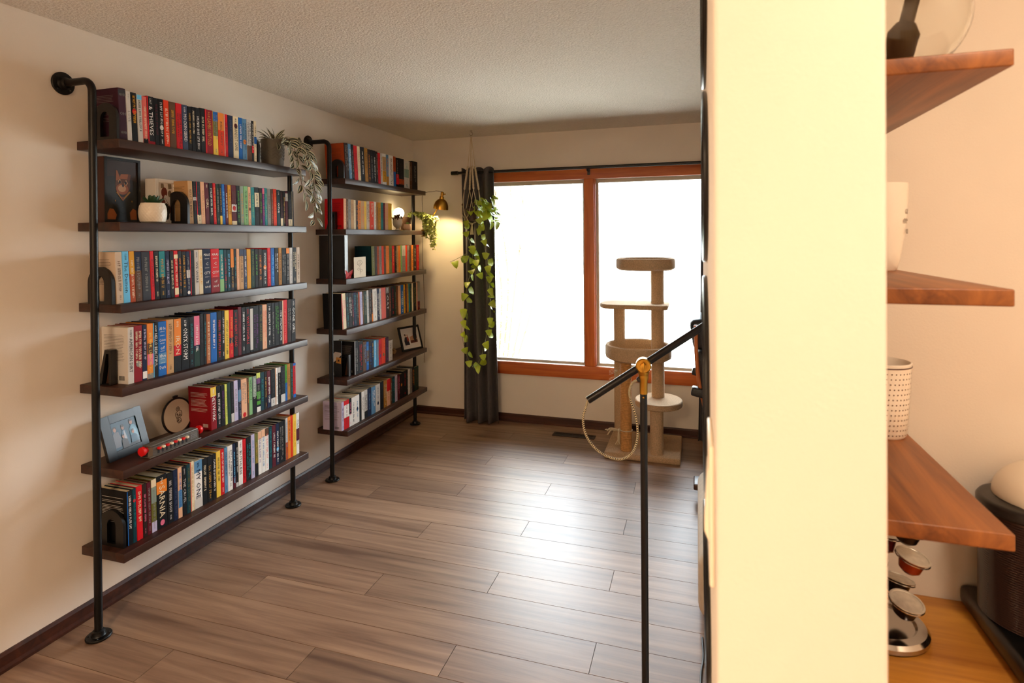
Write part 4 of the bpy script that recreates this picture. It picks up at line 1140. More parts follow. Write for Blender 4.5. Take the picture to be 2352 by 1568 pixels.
part(MB().rbox((.205, 2.7655, SB[1]-.05), (.235, 2.773, SB[1]+.014), .002).box((.205, 2.735, SB[1]+.001), (.235, 2.7655, SB[1]+.008)).box((.205, 2.735, SB[1]-.05), (.235, 2.7655, SB[1]-.042)), 'clamp', BRASS, t)
part(MB().tube(spline([hd+mt @ Vector((0, 0, .09)), hd+Vector((-.05, .01, .10)), (.30, 2.77, 1.968), (.243, 2.772, 1.966), (.2, 2.772, 1.94), (.19, 2.79, 1.80), (.19, 2.79, 1.4), (.2, 2.8, .9), (.19, 2.8, .5)], 8), .0018, 6), 'cord', mat('dark_cord', '2A1A10', .6), t)
lamp('plant_lamp_bulb', 'SPOT', tuple(hd+mt @ Vector((0, 0, -.062))), LAMP, (1, .70, .32), .02, None, spot_size=R(150), spot_blend=.4)
D.objects['plant_lamp_bulb'].rotation_euler = mt.to_euler()
lamp('globe_lamp_bulb', 'POINT', (.075, 2.585, SB[1]+.146), GLOBE, (1, .70, .32), .046)
# red paper crane, rose card, tall black book
t = MB(); c = Vector((.215, 1.628, 1.3077)); 
def tri(*p): 
    a, b, d = [c+Vector(q) for q in p]; n = (b-a).cross(d-a).normalized()*.0004
    t.add([a+n, b+n, d+n, a-n, b-n, d-n], [(0, 1, 2), (5, 4, 3), (0, 3, 4, 1), (1, 4, 5, 2), (2, 5, 3, 0)], 0)
tri((0, -.03, .0), (0, .03, .0), (.012, 0, .03)); tri((0, -.03, 0), (0, .03, 0), (-.012, 0, .03)); tri((.012, 0, .03), (.004, -.03, .004), (.01, -.05, .062)); tri((-.012, 0, .03), (0, .03, .004), (0, .052, .058))
tri((.01, 0, .02), (.045, -.012, .05), (.012, .018, .018)); tri((-.01, 0, .02), (-.045, .012, .05), (-.012, -.018, .018)); tri((0, -.012, 0), (.012, 0, .03), (0, .012, 0))
single(t, 'paper_crane', mat('red_paper', 'C21420', .6), tuple(c), 'folded red paper crane beside the rose card', 'ornament')
t = thing('rose_card', (.222, 1.765, 1.307), 'cream card with a line-drawn rose standing on the third shelf', 'card')
m = MB().box((.218, 1.690, 1.3073), (.2195, 1.838, 1.448)); m.prism([(.2178, 1.3073), (.190, 1.3073), (.2178, 1.40)], 'y', 1.76, 1.762)
cd_ = part(m, 'card', mat('cream_card', 'E2D2B8', .7), t)
m = MB(); Qr = lambda u, v: Vector((.2199, 1.764+u, 1.307+v))
for st in ([(.0, .02), (.003, .06), (-.006, .08)], [(.003, .04), (.02, .055), (.03, .045), (.012, .036), (.003, .04)], [(.003, .055), (-.02, .066), (-.03, .056), (-.014, .05), (.003, .055)], [(-.006, .08), (-.03, .09), (-.032, .105), (-.01, .118), (.016, .115), (.026, .1), (.012, .085), (-.006, .08)], [(-.02, .1), (-.006, .095), (.012, .103)], [(-.012, .112), (0, .104), (.01, .112)], [(-.03, .093), (-.005, .087), (.022, .095)]):
    m.tube(spline([Qr(*q) for q in st], 5), .0007, 4)
part(m, 'rose_drawing', mat('sepia_ink', '6A4630', .7), cd_)
t = thing('tall_black_book', (.11, 1.615, 1.307), 'oversized black book standing upright at the near end of the farther third shelf', 'book')
part(MB().prism([(.014, 1.594), (.208, 1.594), (.21, 1.597), (.21, 1.633), (.208, 1.636), (.014, 1.636), (.014, 1.633), (.207, 1.633), (.207, 1.597), (.014, 1.597)], 'z', 1.3073, 1.598), 'cover', mat('black_cloth_cover', '0E0E10', .35, coat=.3), t)
part(MB().box((.018, 1.5972, 1.311), (.2065, 1.6328, 1.595)), 'page_block', PAGES, t)
# couple photograph
a = Vector((.37, .929, 0)); n0 = Vector((.929, -.37, 0)); uy = Vector((0, 0, 1))*.951-n0*.309
pm = ink('mat_board', 'D9CFC6')
frame_thing('couple_photo_frame', 'black frame with a white mat and two small photographs, leaning on the farther fifth shelf', (.132, 2.530, SB[4]+.0005), a, uy, .225, .205, .017, .012, SATIN,
    [(pm, RECT), (ink('sunset', 'B98A6A'), [(.46, .26), (.86, .26), (.86, .66), (.46, .56)]), (ink('dusk_sea', '5A2E22'), [(.46, .24), (.86, .26), (.86, .4), (.46, .38)]), (ink('rocks', '6A4A3C'), [(.62, .44), (.86, .44), (.86, .68), (.7, .66)]),
     (ink('navy_dress', '1C1A2A'), [(.14, .18), (.12, .4), (.18, .58), (.3, .58), (.36, .4), (.4, .18)]), (sk, ell(.22, .66, .045, .055)), (dk, ell(.21, .69, .05, .045)), (ink('rust_top', 'A84432'), [(.3, .34), (.28, .58), (.36, .62), (.4, .4)]), (sk, ell(.33, .66, .035, .045))], inset=.003)
t = MB(); t.ball((.10, 2.43, SB[4]+.022), (.022, .032, .02), 0, 16, 10).ball((.118, 2.405, SB[4]+.042), .012, 0, 12, 8).prism([(.10, SB[4]+.0003), (.11, SB[4]+.0003), (.108, SB[4]+.01), (.102, SB[4]+.01)], 'y', 2.42, 2.44)
single(t, 'wooden_bird', wood('pale_wood', 'A87A48', 'CFA470', .5, 'y'), (.10, 2.43, SB[4]), 'small pale wooden bird between the books and the couple photograph', 'ornament')
m = MB(); m.box((.05, 1.640, SB[4]+.0003), (.150, 1.643, SB[4]+.245), 0)
def cardq(mi, *p): m.poly([(x, 1.6396-.0001*mi, SB[4]+z) for x, z in p], mi)
cardq(1, (.055, .02), (.09, .01), (.08, .08), (.055, .12)); cardq(1, (.055, .13), (.10, .17), (.145, .165), (.148, .15), (.09, .1)); cardq(2, (.105, .095), (.145, .09), (.145, .13), (.107, .135)); cardq(3, (.12, .105), (.132, .105), (.132, .118), (.12, .118))
single(m, 'photo_card', [BLACK, mat('print_white', 'CFC6BE', .5), mat('print_amber', 'C98A3A', .5), mat('print_deep', '3A1A10', .5)], (.1, 1.6415, SB[4]), 'tall black and white card with an amber square, behind a slanted bookend', 'card')

# ---------------------------------------------------------------- curtains and rod
t = thing('curtain_rod', (1.45, 2.9, 2.133), 'black curtain rod across the top of the window', 'curtain rod')
part(MB().tube([(.435, 2.9, 2.133), (2.72, 2.9, 2.133)], .0125, 14), 'rod', SATIN, t)
part(MB().lathe([(0, -.03), (.017, -.03), (.018, .03), (0, .03)], (.447, 2.9, 2.133), 20, 0, Matrix.Rotation(R(90), 4, 'Y')), 'finial', SATIN, t)
for x in (.62, 1.60, 2.66):
    part(MB().tube([(x, 2.9, 2.117), (x, 2.9, 2.112), (x, 2.94, 2.105), (x, 2.979, 2.105)], .006, 8).tube(arc((x, 2.9, 2.133), .017, PI, 2*PI, 8, 'yz'), .004, 6).box((x-.012, 2.978, 2.08), (x+.012, 2.9795, 2.13)), 'bracket', SATIN, t)
def curtain(x0t, x1t, x0b, x1b, zt, zb, label, folds, seed):
    m = MB(); rg = random.Random(seed); nx, nz = 96, 26; ph = rg.uniform(0, 6)
    for j in range(nz+1):
        q = j/nz; z = zt+(zb-zt)*q
        for i in range(nx+1):
            s = i/nx; x = (x0t+(x1t-x0t)*s)*(1-q)+(x0b+(x1b-x0b)*s)*q
            a = .034+.012*q
            w1 = math.sin(2*PI*folds*s+.4); y = 2.905+a*(abs(w1)**.8*(1 if w1 > 0 else -1))-.035*q+.008*math.sin(5*s+3*q)
            lip = .012*max(0, 1-q*26)*math.sin(2*PI*folds*s+.4+1.2)
            m.v.append((x+.006*math.sin(3*q+9*s), y, z+lip))
    for j in range(nz):
        for i in range(nx):
            o = j*(nx+1)+i; m.f.append((o, o+1, o+nx+2, o+nx+1)); m.m.append(0); m.sm.append(True)
    o = single(m, 'curtain', mat('charcoal_drape', '4E4A4A', .85, var=.1, scale=60, bump=.15, bscale=900), ((x0b+x1b)/2, 2.87, zb), label, 'curtain', sharp=180)
    sd = o.modifiers.new('thickness', 'SOLIDIFY'); sd.thickness = .0025; sd.offset = 0
    return o
curtain(.503, .806, .52, .848, 2.166, .012, 'charcoal curtain hanging behind the macrame plant, left of the window', 3.5, 1)
curtain(2.476, 2.70, 2.44, 2.74, 2.17, .012, 'charcoal curtain at the right end of the window behind the recliner', 3, 4)
# ---------------------------------------------------------------- macrame hanger with its plant
ROPE = mat('cotton_rope', 'CDBB9A', .85, bump=.4, bscale=700)
hx, hy = .676, 2.714
t = thing('macrame_hanger', (hx, hy, ZC), 'cream macrame plant hanger on a ceiling hook before the left curtain', 'plant hanger')
part(MB().tube([(hx, hy, ZC), (hx, hy, ZC-.012)]+arc((hx, hy, ZC-.027), .014, PI/2, -PI, 12, 'xz'), .0025, 8).lathe([(0, 0), (.012, 0), (.010, -.004), (0, -.004)], (hx, hy, ZC), 16), 'hook', CHROME, t)
m = MB(); pc_ = Vector((hx-.005, hy, 1.72)); PR = .078
m.tube(arc((hx, hy, ZC-.048), .009, 0, 2*PI, 14, 'xz'), .002, 6, caps=False)
def twist(m, a, b, r, turns, n=40):
    """two cords twisted round each other"""
    a, b = Vector(a), Vector(b); d = (b-a).normalized(); s = d.orthogonal().normalized(); u = d.cross(s)
    for k in (0, PI):
        m.tube([a+(b-a)*(i/n)+(s*math.cos(2*PI*turns*i/n+k)+u*math.sin(2*PI*turns*i/n+k))*r for i in range(n+1)], r*1.15, 6)
for k in range(4):
    an = .6+k*PI/2; dx, dy = math.cos(an), math.sin(an)*.9
    top = (hx+.004*dx, hy+.004*dy, ZC-.058); mid = (hx+.030*dx, hy+.030*dy, 2.16); low = (hx+.062*dx, hy+.062*dy, 1.97); rim = (hx+PR*1.04*dx, hy+PR*1.04*dy, 1.835)
    m.tube([top, mid], .0026, 6); twist(m, mid, low, .0042, 7)
    for sgn in (-1, 1):
        a2 = an+sgn*.42; q = (hx+PR*1.06*math.cos(a2), hy+PR*1.06*math.sin(a2), 1.80); a3 = an+sgn*PI/4; q2 = (hx+PR*.96*math.cos(a3), hy+PR*.96*math.sin(a3), 1.735); q3 = (hx+.01*math.cos(an), hy+.01*math.sin(an), 1.692)
        m.tube(spline([low, q, q2, (hx+.05*math.cos(a3), hy+.05*math.sin(a3), 1.706), q3], 5), .0026, 6)
m.ball((hx, hy, 1.688), .012, 0, 12, 8)
for k in range(12):
    a = 2*PI*k/12; m.tube([(hx+.005*math.cos(a), hy+.005*math.sin(a), 1.685), (hx+.014*math.cos(a), hy+.014*math.sin(a), 1.60)], .0015, 5)
part(m, 'cords', ROPE, t)
for k in range(4):
    an = .6+k*PI/2; part(MB().ball((hx+PR*.96*math.cos(an), hy+PR*.9*math.sin(an), 1.845), .011, 0, 14, 10), 'bead', mat('wood_bead', '4A2C1A', .5), t)
t = thing('hanging_pothos', (hx, hy, 1.706), 'trailing pothos with yellow-green heart leaves hanging in the macrame', 'potted plant')
c = (hx, hy, 1.7085)
part(MB().lathe([(0, 0), (.052, 0), (.058, .006), (.070, .10), (.069, .104), (.065, .104), (.060, .085), (0, .083)], c, 32), 'pot', mat('dark_brown_pot', '3A231A', .5), t)
rg = random.Random(12); GL = mat('pothos_leaf', '9FB02C', .42, var=.35, scale=9, coat=.15)
ex = []
for k in range(30):
    b = Vector((rg.uniform(.75, .90), hy-rg.uniform(-.03, .04), rg.uniform(1.70, 1.90)))
    ex.append((b, Vector((rg.uniform(-.3, 1), rg.uniform(-1, .1), rg.uniform(-1, .5))).normalized(), rg.uniform(.055, .085), rg.uniform(.05, .072)))
st = [[(hx, hy, 1.79), (.70, hy-.02, 1.86), (.79, hy-.02, 1.87), (.86, hy-.02, 1.81)], [(hx+.02, hy, 1.79), (.75, hy-.03, 1.84), (.80, hy-.04, 1.78), (.83, hy-.04, 1.72)],
      [(hx-.01, hy-.02, 1.79), (.665, hy-.08, 1.80), (.650, hy-.085, 1.66), (.690, hy-.07, 1.52), (.705, hy-.06, 1.38), (.665, hy-.06, 1.22), (.63, hy-.05, 1.09), (.615, hy-.05, .93), (.60, hy-.05, .79), (.64, hy-.05, .62), (.70, hy-.05, .51)],
      [(hx+.03, hy-.02, 1.79), (.75, hy-.07, 1.80), (.765, hy-.075, 1.66), (.80, hy-.06, 1.52), (.835, hy-.06, 1.38), (.845, hy-.06, 1.2), (.85, hy-.05, 1.02), (.835, hy-.05, .87), (.80, hy-.05, .73), (.77, hy-.05, .62), (.735, hy-.05, .55)],
      [(.70, hy-.07, 1.52), (.72, hy-.07, 1.44), (.74, hy-.06, 1.34), (.755, hy-.06, 1.25)], [(.655, hy-.06, 1.45), (.62, hy-.05, 1.43), (.56, hy-.06, 1.40), (.505, hy-.06, 1.375)]]
trail(t, None, st, GL, mat('pothos_stem', '7A7A3A', .6), .066, .055, .052, rg, heart=True, mis=(0, 0), out=(.1, -1, .2), extra=ex, curl=.35)

# ---------------------------------------------------------------- cat tree
CARP = mat('beige_carpet', 'D6B48E', .95, var=.18, scale=140, bump=.9, bscale=420)
SISAL = mat('sisal_rope', 'C48E52', .8, var=.2, scale=60, bump=.5, bscale=300)
t = thing('cat_tree', (2.06, 2.63, 0), 'beige carpeted cat tree with sisal posts and bowl perches before the window', 'cat tree')
part(MB().rbox((1.80, 2.385, 0.0005), (2.325, 2.89, .045), .012), 'base', CARP, t)
def post(x, y, z0, z1, r, mt, name='post'):
    m = MB(); n = max(2, int((z1-z0)/.012)) if mt is SISAL else 2
    if mt is SISAL:
        pr = []
        for i in range(n): z = z0+(z1-z0)*i/n; dz = (z1-z0)/n; pr += [(r-.0022, z), (r, z+dz*.5)]
        m.lathe([(0, z0)]+pr+[(r-.002, z1), (0, z1)], (x, y, 0), 28)
    else: m.lathe([(0, z0), (r, z0), (r, z1), (0, z1)], (x, y, 0), 28)
    return part(m, name, mt, t)
post(1.948, 2.465, .045, .735, .0415, SISAL)
post(1.872, 2.735, .045, 1.052, .043, CARP)
post(2.163, 2.452, .045, .350, .046, CARP)
post(2.160, 2.665, .388, 1.338, .047, CARP)
def bowl(c, r, z0, z1, name):
    pr = [(0, z0), (r*.90, z0), (r*.985, z0+.012), (r, z0+.03), (r, z1-.018), (r*.975, z1-.004), (r*.93, z1), (r*.885, z1-.006), (r*.87, z1-.02), (r*.86, z0+.035), (r*.8, z0+.026), (0, z0+.024)]
    part(MB().lathe(pr, (c[0], c[1], 0), 48), name, CARP, t)
bowl((2.028, 2.555), .236, .690, .795, 'bowl_perch')
bowl((2.078, 2.62), .212, 1.330, 1.416, 'bowl_perch')
def slab(pts, z0, z1, name): 
    part(MB().prism(pts, 'z', z0, z1, 0, smooth=True), name, CARP, t, bevel=.008, sharp=50)
slab([(2.168+.168*math.cos(2*PI*k/40), 2.60+.19*math.sin(2*PI*k/40)) for k in range(40)], .350, .392, 'round_perch')
pl = [(1.75+.10*math.cos(PI*k/10+PI/2)+.09, 2.65+.16*math.sin(PI*k/10+PI/2)) for k in range(11)]+[(2.20, 2.49), (2.24, 2.53), (2.24, 2.77), (2.20, 2.81)]
slab(pl, 1.048, 1.080, 'shelf_perch')
m = MB(); rg = random.Random(4)
for k in range(7): m.tube(spline([(1.90, 2.44, .19), (1.86-.02*rg.random(), 2.42, .19+.02*rg.random()), (1.80+.03*rg.random(), 2.41-.02*rg.random(), .20-.04*rg.random()*k/4)], 4), .003, 5)
for k in range(5): m.tube(spline([(1.90, 2.43, .19), (1.89+.02*rg.random(), 2.41, .14), (1.87+.05*rg.random(), 2.40, .10)], 4), .0025, 5)
m.ball((1.90, 2.435, .19), .012, 0, 10, 6); m.tube(arc((1.948, 2.465, .19), .044, PI*.8, PI*2.6, 18, 'xy'), .004, 6)
part(m, 'rope_bow', ROPE, t)
m = MB()
for z in (.56, .50): 
    for k in range(4): m.tube(spline([(1.87, 2.70, z), (1.83, 2.68, z+.01-.01*k), (1.80, 2.67, z-.01*k)], 3), .0014, 4)
part(m, 'loose_threads', mat('white_thread', 'DAD6CE', .8), t)
# floor register
t = thing('floor_register', (1.50, 2.78, 0), 'dark metal floor register in the boards below the window', 'floor vent')
part(MB().box((1.335, 2.735, .0003), (1.67, 2.752, .005)).box((1.335, 2.805, .0003), (1.67, 2.822, .005)).box((1.335, 2.752, .0003), (1.352, 2.805, .005)).box((1.653, 2.752, .0003), (1.67, 2.805, .005)), 'rim', mat('bronze_metal', '2A2019', .4, metal=.7), t, bevel=.0012)
m = MB()
for k in range(30): x = 1.353+.0100*k; m.box((x, 2.752, .0003), (x+.0042, 2.805, .0035))
part(m, 'slats', MATS['bronze_metal'], t)
part(MB().box((1.352, 2.752, .0002), (1.653, 2.805, .0009)), 'duct_shade', BLACK, t)  # flat black sheet stands in for the shade below the slats

# ---------------------------------------------------------------- floor lamp in the foreground
LP = Vector((2.303, -.168, 0)); J = Vector((2.303, -.168, 1.232))
t = thing('floor_lamp', tuple(LP), 'black floor lamp with a brass swivel joint and tilted arm in the foreground', 'lamp')
part(MB().lathe([(0, 0), (.125, 0), (.13, .004), (.13, .016), (.124, .022), (.02, .026), (.012, .04), (0, .04)], tuple(LP), 40), 'base', SATIN, t)
part(MB().tube([LP+Vector((0, 0, .03)), LP+Vector((0, 0, 1.158))], .0095, 20), 'pole', SATIN, t)
fd = Vector((co.matrix_world.translation.x-J.x, co.matrix_world.translation.y-J.y, 0)).normalized()
jm = Vector((0, 0, 1)).rotation_difference(fd).to_matrix().to_4x4()
m = MB().lathe([(0, 1.156), (.0105, 1.156), (.0105, 1.19), (.013, 1.196), (.013, 1.205), (0, 1.205)], (LP.x, LP.y, 0), 20)
m.lathe([(0, -.014), (.017, -.014), (.020, -.011), (.020, .011), (.017, .014), (0, .014)], tuple(J), 28, 0, jm)
m.lathe([(0, 1.20), (.012, 1.203), (.016, 1.215), (0, 1.225)], (LP.x, LP.y, 0), 20)
joint = part(m, 'swivel_joint', BRASS, t)
m = MB(); m.lathe([(0, .014), (.006, .014), (.006, .022), (.0085, .024), (.0085, .03), (0, .031)], tuple(J), 16, 0, jm)
sx = Vector((fd.y, -fd.x, 0)); m.rbox((-.0025, -.013, -.004), (.0025, .013, .004), .0015, 0, Matrix.Translation(J+fd*.034) @ (Vector((0, 0, 1)).rotation_difference(fd).to_matrix().to_4x4()))
part(m, 'thumb_screw', BRASS, joint)
part(MB().ball(LP+Vector((.0, 0, 1.148))+fd*.0095, .003, 0, 10, 6), 'screw', BRASS, t)
A0 = Vector((2.161, -.214, 1.138)); A1 = J+(J-A0).normalized()*.30; off = -fd*.004
part(MB().tube([A0+off, A1+off], .0098, 18), 'arm', mat('bronze_black_arm', '171210', .3, metal=.4), t)
ah = (A1-A0).normalized(); hm = Vector((0, 0, 1)).rotation_difference(Vector((.25, .1, 1)).normalized()).to_matrix().to_4x4()
part(MB().lathe([(.075, -.06), (.06, -.02), (.03, .01), (.014, .02), (.012, .035), (0, .037), (0, .034), (.01, .031), (.012, .018), (.028, .007), (.058, -.022), (.073, -.06)], tuple(A1+ah*.012+off), 32, 0, hm, close=True), 'shade', SATIN, t)
gpt = [A0+off, A0+Vector((-.004, -.001, -.014)), A0+Vector((-.012, -.004, -.05)), (2.157, -.215, 1.045), (2.181, -.208, 1.010), (2.212, -.198, .989), (2.246, -.187, .982), (2.274, -.178, 1.0), (2.287, -.174, 1.040), (2.284, -.175, 1.092), (2.270, -.179, 1.14), (2.267, -.180, 1.163), (2.276, -.178, 1.186), LP+Vector((-.012, -.004, 1.194))]
m = MB(); P_ = spline(gpt, 16); m.tube(P_, .0032, 8, mis=lambda i, k: (i//1+k//2) % 2)
part(m, 'cloth_cord', [mat('cord_black', '15120F', .7), mat('cord_cream', 'D8C6A0', .7)], t)
part(MB().ball(LP+Vector((-.0115, -.004, 1.194)), .007, 0, 12, 8), 'cord_grommet', BLACK, t)

# ---------------------------------------------------------------- recliner, ottoman, cord beyond the partition
LEA = mat('black_leather', '171719', .38, bump=.2, bscale=160)
BENT = wood('bentwood', '9A4A1C', 'C87838', .4, 'z')
t = thing('recliner', (2.80, 2.35, 0), 'black leather recliner with bentwood frame near the right end of the window', 'armchair')
def tb(a, b, r, ang, piv, name, mt):
    M4 = Matrix.Translation(piv) @ Matrix.Rotation(R(ang), 4, 'Y') @ Matrix.Translation(-Vector(piv)); part(MB().rbox(a, b, r, 0, M4, 4), name, mt, t)
tb((2.475, 2.12, .42), (2.565, 2.58, .84), .035, -8, (2.5, 2.35, .42), 'backrest', LEA)
tb((2.475, 2.14, .845), (2.575, 2.56, 1.045), .04, -8, (2.5, 2.35, .42), 'headrest', LEA)
tb((2.53, 2.10, .34), (3.05, 2.60, .46), .04, 0, (2.5, 2.35, .42), 'seat', LEA)
for y in (2.045, 2.61):
    m = MB().tube(spline([(2.43, y, 1.02), (2.435, y, .80), (2.46, y, .60), (2.53, y, .40), (2.70, y, .30), (2.95, y, .30)], 8), .012, 10); part(m, 'bentwood_side', BENT, t)
    M4 = Matrix.Translation((2.43, y, .60)) @ Matrix.Rotation(R(12), 4, 'Y'); part(MB().rbox((-.03, -.035, -.02), (.46, .035, .035), .012, 0, M4), 'armrest', LEA, t)
m = MB().tube([(2.76, 2.35, .05), (2.76, 2.35, .33)], .03, 16); m.lathe([(0, 0), (.27, 0), (.28, .01), (.27, .035), (.04, .05), (0, .05)], (2.76, 2.35, .0005), 40); part(m, 'swivel_base', wood('dark_wood_base', '24140E', '4A2C1C', .4, 'x'), t)
t = thing('footstool', (2.70, 1.90, 0), 'dark wooden footstool base beside the recliner', 'footstool')
part(MB().rbox((2.413, 1.84, .072), (3.0, 1.98, .108), .008), 'top_rail', MATS['dark_wood_base'], t)
for x in (2.47, 2.92): part(MB().box((x, 1.86, .0005), (x+.04, 1.96, .072)), 'leg', MATS['dark_wood_base'], t)
t = thing('ottoman', (2.72, 1.17, 0), 'long low beige upholstered ottoman along the floor right of the lamp pole', 'ottoman')
part(MB().rbox((2.437, .68, .02), (3.05, 1.62, .300), .06, 0, None, 5), 'cushion', mat('beige_upholstery', 'CDBCA8', .9, var=.06, scale=40, bump=.4, bscale=500), t)
for x in (2.52, 2.95):
    for y in (.76, 1.54): part(MB().lathe([(0, 0), (.018, 0), (.022, .022), (0, .022)], (x, y, .0004), 16), 'leg', SATIN, t)
single(MB().tube(spline([(2.452, .63, .006), (2.455, .52, .005), (2.446, .42, .005), (2.445, .25, .005), (2.46, .05, .005), (2.52, -.15, .005), (2.60, -.24, .005)], 8), .004, 8), 'power_cord', BLACK, (2.45, .3, .0), 'black power cord lying on the boards near the partition', 'cord')

# ---------------------------------------------------------------- partition: switch and oval plaques
px_ = 2.4545
t = thing('light_switch', (px_, -1.16, 1.325), 'cream light switch on the partition face near its bright end', 'light switch')
CR = mat('cream_plastic', 'F0E4D0', .4)
part(MB().rbox((px_-.0045, -1.205, 1.262), (px_+.0, -1.115, 1.388), .002), 'plate', CR, t)
part(MB().prism([(px_-.0045, 1.29), (px_-.0085, 1.30), (px_-.0055, 1.355), (px_-.0045, 1.36)], 'y', -1.178, -1.142), 'rocker', CR, t)
for z0, z1, lab in ((1.795, 2.06, 'highest'), (1.54, 1.775, 'second highest'), (1.22, 1.515, 'third from the top'), (.985, 1.165, 'lowest')):
    cy_, cz, ry, rz = -.86, (z0+z1)/2, .17, (z1-z0)/2
    t = thing('oval_mirror', (px_, cy_, cz), lab+' of the black-rimmed oval mirrors on the partition face', 'mirror', 'oval mirrors on the partition')
    n = 40; m = MB()
    m.tube([(px_-.0033, cy_+ry*math.cos(2*PI*k/n), cz+rz*math.sin(2*PI*k/n)) for k in range(n+1)], .0032, 8, caps=False); part(m, 'rim', SATIN, t)
    part(MB().prism([(cy_+(ry-.002)*math.cos(2*PI*k/n), cz+(rz-.002)*math.sin(2*PI*k/n)) for k in range(n)], 'x', px_-.0035, px_-.0002), 'glass', mat('mirror_glass', 'D8DCDC', .04, metal=1), t)

# ---------------------------------------------------------------- kitchen side: walnut shelves and what stands on them
WAL = wood('walnut_board', '5A2C12', '9A5C2A', .42, 'y', 1.0, rings=True)
for z, lab in ((1.790, 'top walnut shelf beyond the white partition, carrying the glass jar'), (1.510, 'middle walnut shelf beyond the white partition, carrying the tall white cup'), (1.224, 'lowest walnut shelf beyond the white partition, carrying the dotted mug')):
    single(MB().rbox((2.5755, -.928, z-.0205), (2.793, -.4185, z), .0022), 'wall_shelf', WAL, (2.684, -.67, z-.0205), lab, 'shelf', 'walnut shelves')
JG = D.materials.new('jar_glass'); JG.use_nodes = True; b_ = JG.node_tree.nodes['Principled BSDF']; b_.inputs['Transmission Weight'].default_value = 1; b_.inputs['Roughness'].default_value = .03; b_.inputs['IOR'].default_value = 1.45; b_.inputs['Base Color'].default_value = (.96, .97, .95, 1)
jc = (2.703, -.845, 1.7903); pr = []
for k in range(17):
    a = -PI/2+.42+k*(PI-.95)/16; pr.append((.078*math.cos(a), .073+.078*math.sin(a)))
po = [(0, .0)]+[(pr[0][0], 0)]+pr+[(.034, .150), (.038, .156)]
pi_ = [(.034, .156), (.031, .148)]+[(x-.003, z if z > .01 else .004) for x, z in reversed(pr)]+[(0, .004)]
single(MB().lathe(po+pi_, jc, 40), 'glass_jar', JG, jc, 'round clear glass jar on the top walnut shelf', 'jar')
t = thing('wooden_scoop', (2.705, -.845, 1.797), 'small wooden scoop standing inside the round glass jar', 'scoop')
dv = Vector((.25, .05, 1)).normalized(); s0 = Vector((2.695, -.847, 1.80))
part(MB().tube([s0+dv*.055, s0+dv*.15], .009, 12), 'handle', wood('scoop_wood', '8A6238', 'B48A58', .6, 'z'), t)
part(MB().lathe([(0, 0), (.012, .003), (.018, .02), (.019, .045), (.012, .058), (0, .06)], tuple(s0), 20, 0, Vector((0, 0, 1)).rotation_difference(dv).to_matrix().to_4x4()), 'bowl', MATS['scoop_wood'], t)
CUP = mat('white_glaze', 'F2E9DC', .25, coat=.3)
t = thing('tall_cup', (2.752, -.545, 1.51), 'tall plain white cup with faint grey marks on the middle walnut shelf', 'cup')
c = (2.752, -.545, 1.5103); H = .155
part(MB().lathe([(0, 0), (.027, 0), (.030, .003), (.036, .03), (.043, .075), (.0465, .12), (.047, H), (.0445, H), (.043, .11), (.034, .03), (0, .012)], c, 48), 'body', CUP, t)
m = MB()
for k, (dz, da) in enumerate(((.105, 0), (.088, -.12), (.07, .05))):
    for q in range(3):
        a = -.62+da+.11*q; rr = .0453; p0 = Vector((c[0]+rr*math.cos(a), c[1]+rr*math.sin(a), c[2]+dz))
        m.tube([p0+Vector((0, 0, .004*math.sin(w_))) + Vector((-math.sin(a), math.cos(a), 0))*.003*math.cos(w_) for w_ in [2*PI*z_/8 for z_ in range(7)]], .0006, 4)
part(m, 'marks', mat('grey_print', 'A39A90', .6), t)
t = thing('dotted_mug', (2.750, -.575, 1.224), 'white mug with rows of small brown dots on the lowest walnut shelf', 'mug')
c = (2.750, -.575, 1.2243); H = .128
mb_ = part(MB().lathe([(0, 0), (.034, 0), (.037, .004), (.041, .06), (.0445, H-.004), (.045, H), (.043, H+.001), (.0415, H-.004), (.038, .06), (.034, .008), (0, .007)], c, 56), 'body', CUP, t)
m = MB()
for j in range(13):
    z = .008+.0088*j; rr = .0375+.0072*min(1, z/H)+.0003 if z < .06 else .041+(.0035)*(z-.06)/(H-.064)+.0002
    for k in range(40):
        a = 2*PI*k/40+.02*j; ctr = Vector((c[0]+rr*math.cos(a), c[1]+rr*math.sin(a), c[2]+z)); ta = Vector((-math.sin(a), math.cos(a), 0)); nn = Vector((math.cos(a), math.sin(a), 0))*.0004
        m.poly([ctr+nn+ta*.0012*math.cos(2*PI*q/6)+Vector((0, 0, .0012*math.sin(2*PI*q/6))) for q in range(6)])
part(m, 'dots', mat('brown_dots', '5A3418', .5), t)
part(MB().lathe([(.0450, H-.0062), (.0456, H-.0052), (.0450, H-.0042), (.0444, H-.0052)], c, 48, close=True), 'rim_line', mat('dark_rim', '4A1E10', .5), t)
part(MB().tube(spline([(c[0]-.033, c[1]-.026, c[2]+.10), (c[0]-.05, c[1]-.05, c[2]+.105), (c[0]-.055, c[1]-.058, c[2]+.07), (c[0]-.046, c[1]-.045, c[2]+.03), (c[0]-.031, c[1]-.025, c[2]+.03)], 6), .006, 10), 'handle', CUP, t)
# counter
single(MB().rbox((2.5755, -1.12, .828), (XR-.001, -.4185, .866), .003), 'butcher_block_counter', wood('butcher_block', '9A5A1C', 'D8983E', .4, 'x', .8), (3.1, -.77, .828), 'honey butcher block countertop below the walnut shelves', 'countertop')
single(MB().box((2.5755, -1.08, 0), (XR-.001, -.4185, .828)), 'base_cabinet', WHITE, (3.1, -.75, 0), 'white base cabinet under the butcher block countertop', 'cabinet')
